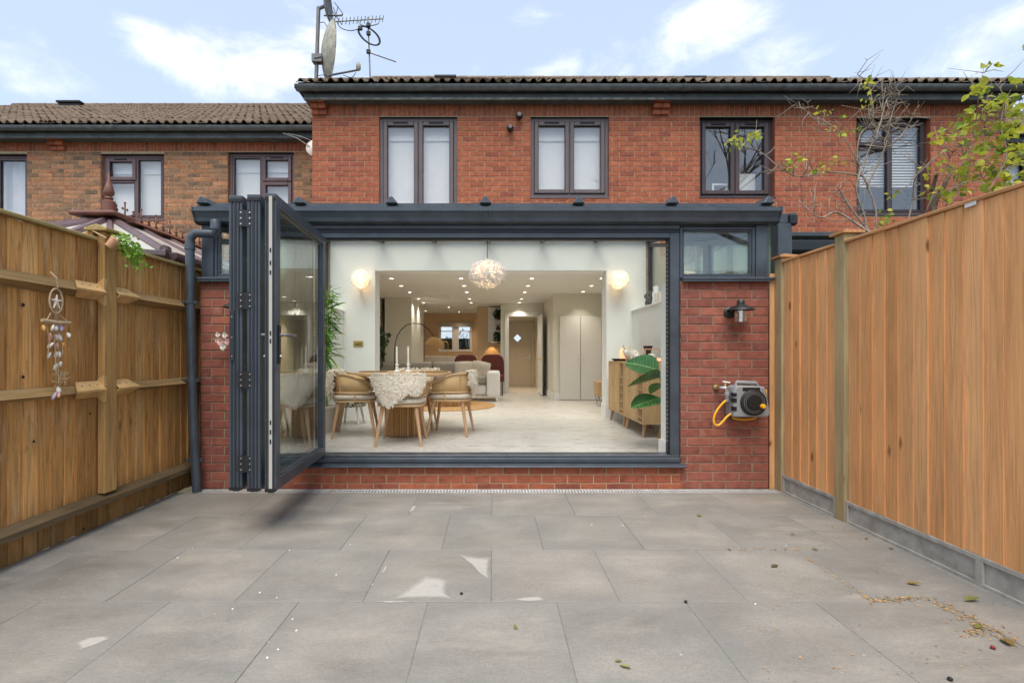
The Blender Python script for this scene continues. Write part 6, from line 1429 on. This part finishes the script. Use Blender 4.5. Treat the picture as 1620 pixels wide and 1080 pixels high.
branch([(1362, 280), (1310, 270), (1270, 280), (1240, 270), (1200, 235), (1165, 225)], 4.5, .008, .002, twigs=26)
branch([(1400, 380), (1360, 355), (1320, 335), (1296, 345), (1262, 318)], 4.3, .012, .004, twigs=18); branch([(1390, 380), (1350, 330), (1330, 300), (1322, 305)], 4.3, .010, .003, twigs=14)
branch([(1500, 330), (1530, 270), (1545, 200), (1550, 140), (1556, 100)], 3.9, .004, .0015, twigs=10); branch([(1495, 330), (1525, 250), (1560, 210), (1620, 215)], 4.0, .005, .002, twigs=22); branch([(1560, 310), (1590, 250), (1585, 200), (1588, 160), (1575, 130)], 3.8, .0045, .0015, twigs=14)
branch([(1500, 300), (1560, 280), (1620, 260), (1660, 260)], 3.9, .0045, .002, twigs=20); branch([(1460, 340), (1500, 250), (1520, 230), (1600, 190), (1650, 170)], 4.1, .004, .002, twigs=20); branch([(1430, 370), (1445, 320), (1452, 280), (1490, 240)], 4.3, .008, .003, twigs=16)
gl = leaf_mesh('leaf', 'leaf_yellow', 1, .78, .14, .2, 4)
spots = [(1302, 178, 7, 6), (1327, 188, 4, 3), (1315, 203, 4, 3), (1330, 213, 6, 4), (1352, 206, 6, 4), (1376, 130, 9, 7), (1372, 142, 9, 6), (1378, 160, 9, 6), (1255, 252, 9, 9), (1247, 262, 7, 5), (1305, 265, 9, 6), (1325, 258, 8, 7), (1290, 272, 6, 5), (1158, 222, 11, 12), (1175, 224, 8, 6), (1192, 215, 5, 6), (1200, 214, 4, 4),
         (1411, 307, 5, 4), (1403, 345, 10, 8), (1395, 350, 8, 5), (1478, 300, 10, 7), (1460, 275, 8, 4), (1490, 255, 10, 5), (1490, 215, 10, 5), (1480, 220, 6, 4), (1520, 210, 16, 10), (1545, 190, 16, 10), (1548, 145, 8, 7), (1555, 140, 6, 4), (1575, 165, 10, 8), (1590, 160, 8, 6), (1600, 200, 16, 12), (1590, 230, 18, 12), (1610, 245, 16, 12), (1560, 220, 16, 8), (1540, 260, 18, 9), (1580, 270, 18, 14), (1530, 290, 14, 8), (1610, 290, 14, 10), (1500, 310, 10, 5), (1550, 240, 14, 8), (1565, 103, 4, 2), (1575, 106, 3, 2), (1570, 300, 14, 10), (1600, 180, 10, 6), (1605, 130, 5, 3), (1618, 75, 4, 2), (1535, 175, 8, 5), (1515, 275, 10, 6)]
extra = MB(); nleaf = 0
for px, py, sp, n in sorted(spots, key=lambda t: -t[0]):
    for k in range(int(n * (2.5 if px > 1480 else 1.6))):
        Yl = (4.45 if px < 1440 else 3.95) + random.gauss(0, .12); p = at(px + random.gauss(0, sp * .8), py + random.gauss(0, sp * .55), Yl); s = ru(.03, .055) if px < 1480 else ru(.035, .085)
        e_ = dirrot((random.gauss(0, 1), random.gauss(-.4, .7), random.gauss(-.2, .6)), ru(-1, 1)); nleaf += 1
        if nleaf % 2 == 0 and nleaf <= 600: inst('leaf', gl, p, sb, rot=e_, scale=(s, s, s))
        else: r3 = e_.to_matrix(); extra.add([p + r3 @ (v.co * s) for v in gl.vertices], [tuple(f.vertices) for f in gl.polygons])
extra.build('leaf_remainder', 'leaf_yellow', sb, smooth='all', kind='stuff', fix=False)

# ---------------------------------------------------------------- litter, stains
def stain(pts, name='cement_stain'):
    c = sum((Vector(p) for p in pts), Vector((0, 0))) / len(pts); n = len(pts); P_ = []
    for i in range(n):
        a, b = Vector(pts[i]), Vector(pts[(i + 1) % n])
        for k in range(4): P_.append(a.lerp(b, k / 4))
    def g(px, py): Yg = CAMH * 760 / (py - 561); return ((px - 780) * Yg / 760, Yg, .003)
    vs = [g(*c)] + [g(*(c + (p - c) * .6)) for p in P_] + [g(*(c + (p - c) * 1.06)) for p in P_]; k = len(P_)
    fs = [(0, 1 + i, 1 + (i + 1) % k) for i in range(k)] + [(1 + i, 1 + k + i, 1 + k + (i + 1) % k, 1 + (i + 1) % k) for i in range(k)]
    me = bpy.data.meshes.new(name); me.from_pydata(vs, [], fs); at_ = me.color_attributes.new('fade', 'FLOAT_COLOR', 'POINT')
    for i in range(len(vs)): v = 1.0 if i <= k else 0.0; at_.data[i].color = (v, v, v, 1)
    me.materials.append(MATS['cement_stain']); o = bpy.data.objects.new(name, me); link(o, patio, (0, 0, 0))
stain([(722, 875), (777, 881), (776, 920), (760, 910), (745, 893)]); stain([(614, 950), (645, 928), (672, 908), (700, 912), (710, 918), (708, 940), (722, 950), (670, 948)]); stain([(806, 949), (830, 945), (858, 944), (866, 950), (835, 952)]); stain([(603, 908), (610, 894), (613, 896), (606, 908)]); stain([(590, 951), (640, 951), (660, 952), (610, 954)])
stain([(115, 1018), (140, 1008), (172, 1005), (178, 1010), (150, 1022), (125, 1030)]); stain([(645, 812), (653, 800), (660, 798), (655, 808)])
def gp(px, py, z=.002): Yg = CAMH * 760 / (py - 561); return Vector(((px - 780) * Yg / 760, Yg, z))
fl = leaf_mesh('fallen_leaf', 'leaf_fallen', 1, .5, .25, -.12, 4)
names = ['on the slab by the fence', 'near the middle of the patio', 'by the gravel board', 'at the slab joint', 'close to the camera']
FLs = [(1220, 897, .05, 'curled brown fallen leaf on the patio centre right'), (1408, 866, .04, 'green fallen leaf against the gravel board'), (1434, 923, .06, 'narrow green fallen leaf on the right of the patio'), (1526, 951, .075, 'broad green fallen leaf near the right fence'), (1295, 871, .04, 'small yellow-green leaf on the second slab row'), (1251, 844, .035, 'dark curled leaf scrap on the second slab row'), (1543, 995, .05, 'dark folded leaf beside the husks near the right fence'), (1584, 1011, .06, 'pale green leaf lying in the husk line'), (1600, 1022, .05, 'green leaf at the right edge of the patio'), (1157, 871, .03, 'pale leaf at the slab joint right of centre'), (1109, 818, .05, 'brown twisted leaf near the drain'), (1370, 851, .03, 'dark leaf sliver by the gravel board post'), (980, 1052, .045, 'small dark leaf cluster near the bottom of the patio'), (984, 1046, .03, 'olive leaf bit atop the dark cluster near the bottom'), (818, 996, .03, 'thin brown twig-like leaf on the front slab')]
for px, py, s, lab in FLs:
    a = ru(0, 6.3); o = inst('fallen_leaf', fl, gp(px, py, .004), None, rot=(ru(-.1, .1), ru(-.1, .1), a), scale=(s, s, s)); tag(o, lab, 'leaf', 'fallen leaves')
m = MB()
def husk(px, py, s=.006):
    p = gp(px, py, .003); a = ru(0, 6.3); d_ = Vector((math.cos(a), math.sin(a), 0)) * s * ru(.6, 1.5); n = Vector((-d_.y, d_.x, 0)) * .4; h = Vector((0, 0, ru(.001, .004)))
    m.add([p - d_, p + n + h, p + d_ + h, p - n], [(0, 1, 2, 3)])
for k in range(70): husk(random.gauss(1405, 18), random.gauss(949, 2.6))
for k in range(60): t = rnd(); husk(1376 + t * 100 + random.gauss(0, 3), 949 - 3 * math.sin(t * 3) + random.gauss(0, 1.5))
for k in range(150): t = rnd(); husk(1475 + t * 140 + random.gauss(0, 4), 950 + 72 * t ** 1.05 + random.gauss(0, 3 + 3 * t), .007)
for k in range(60): t = rnd(); husk(1255 + t * 120, 869 + 78 * t + random.gauss(0, 1), .006)
for k in range(50): husk(random.gauss(1545, 14), random.gauss(1002, 4))
for k in range(50): husk(ru(1170, 1270), 869 + random.gauss(0, 1.2), .006)
for k in range(45): husk(ru(1250, 1340), 830 + (rnd()) * 40, .005)
for k in range(120): husk(ru(1200, 1615), ru(850, 1078), .005)
m.build('seed_husks', 'seed_husk', kind='stuff', label='brown seed husks gathered along the slab joints at right', cat='husks', fix=False)
m = MB()
for px, py in ((411, 937), (554, 861), (532, 909), (438, 945), (469, 997), (440, 1027), (423, 1040), (458, 870), (589, 924), (936, 830), (985, 831), (1021, 816), (1124, 798), (780, 1), (845, 775), (1244, 863), (1195, 955), (463, 979), (425, 1015), (305, 868), (281, 882), (368, 963)):
    if py < 700: continue
    p = gp(px, py, .001); r = ru(.002, .006)
    m.lathe([(r, 0), (r * .8, .002), (.0005, .003)], p, n=7, cap=False)
m.build('paint_flecks', 'white_marks', kind='stuff', label='white paint flecks scattered over the paving', cat='flecks', fix=False)
for px, py, r, mt, lab in ((730, 940, .008, 'black', 'tiny dark pebble beside the pale cement stain'), (1085, 953, .008, 'black', 'tiny dark pebble at the slab joint right of centre'), (1571, 1026, .009, 'berry', 'small red berry on the slab near the right fence'), (1503, 1076, .009, 'black', 'dark seed at the bottom right of the patio')):
    MB().lathe([(.001, 0), (r * .8, .002), (r, r * .6), (r * .7, r * 1.2), (.001, r * 1.4)], gp(px, py, .001), n=10, cap=False).build('pebble' if mt == 'black' else 'berry', mt, smooth='all', label=lab, cat='pebble' if mt == 'black' else 'berry')

# ---------------------------------------------------------------- bare tree in the gardens behind the viewer (seen mirrored in the upstairs window)
bt = thing('bare_tree', (11.2, -8.5, 0), 'bare winter tree mirrored in the upstairs window of the right-hand house', 'tree')
m = MB()
def grow(p, d_, L, r, dep):
    q = p + d_ * L * .5 + Vector((random.gauss(0, .04), random.gauss(0, .04), .02)) * L; e = q + (d_ + Vector((random.gauss(0, .15), random.gauss(0, .15), .05))).normalized() * L * .5
    m.tube([p, q, e], [r, r * .85, r * .68], 6 if dep > 3 else 4, cap=False)
    if dep == 0: return
    for k in range(3 if dep > 1 else 4):
        nd = (d_ + Vector((random.gauss(0, .55), random.gauss(0, .55), random.gauss(.1, .35)))).normalized(); grow(q.lerp(e, ru(.2, 1)), nd, L * ru(.62, .8), r * ru(.5, .66), dep - 1)
grow(Vector((11.2, -8.5, 0)), Vector((0, 0, 1)), 5.2, .24, 6)
m.build('trunk_and_branches', 'bark', bt, fix=False)
wp_ = thing('window_plant', (X(618, 7.35), 7.38, 3.16), 'spiky houseplant inside the tall upstairs window', 'plant')
for k in range(16):
    a = ru(-1, 1); b = Vector((X(617, 7.37), 7.375, 3.25)); h = ru(.25, .48); MB().tube(cr([b, b + Vector((a * .06, 0, h * .7)), b + Vector((a * .16, 0, h)), b + Vector((a * .27, ru(-.005, .005), h * .75))], 3), [.004] * 9 + [.0015], 4).build('blade', 'leaf_dark', wp_)
MB().lathe([(.06, 0), (.07, .1)], (X(617, 7.4), 7.375, 3.15), n=12).build('pot', 'ceramic', wp_)
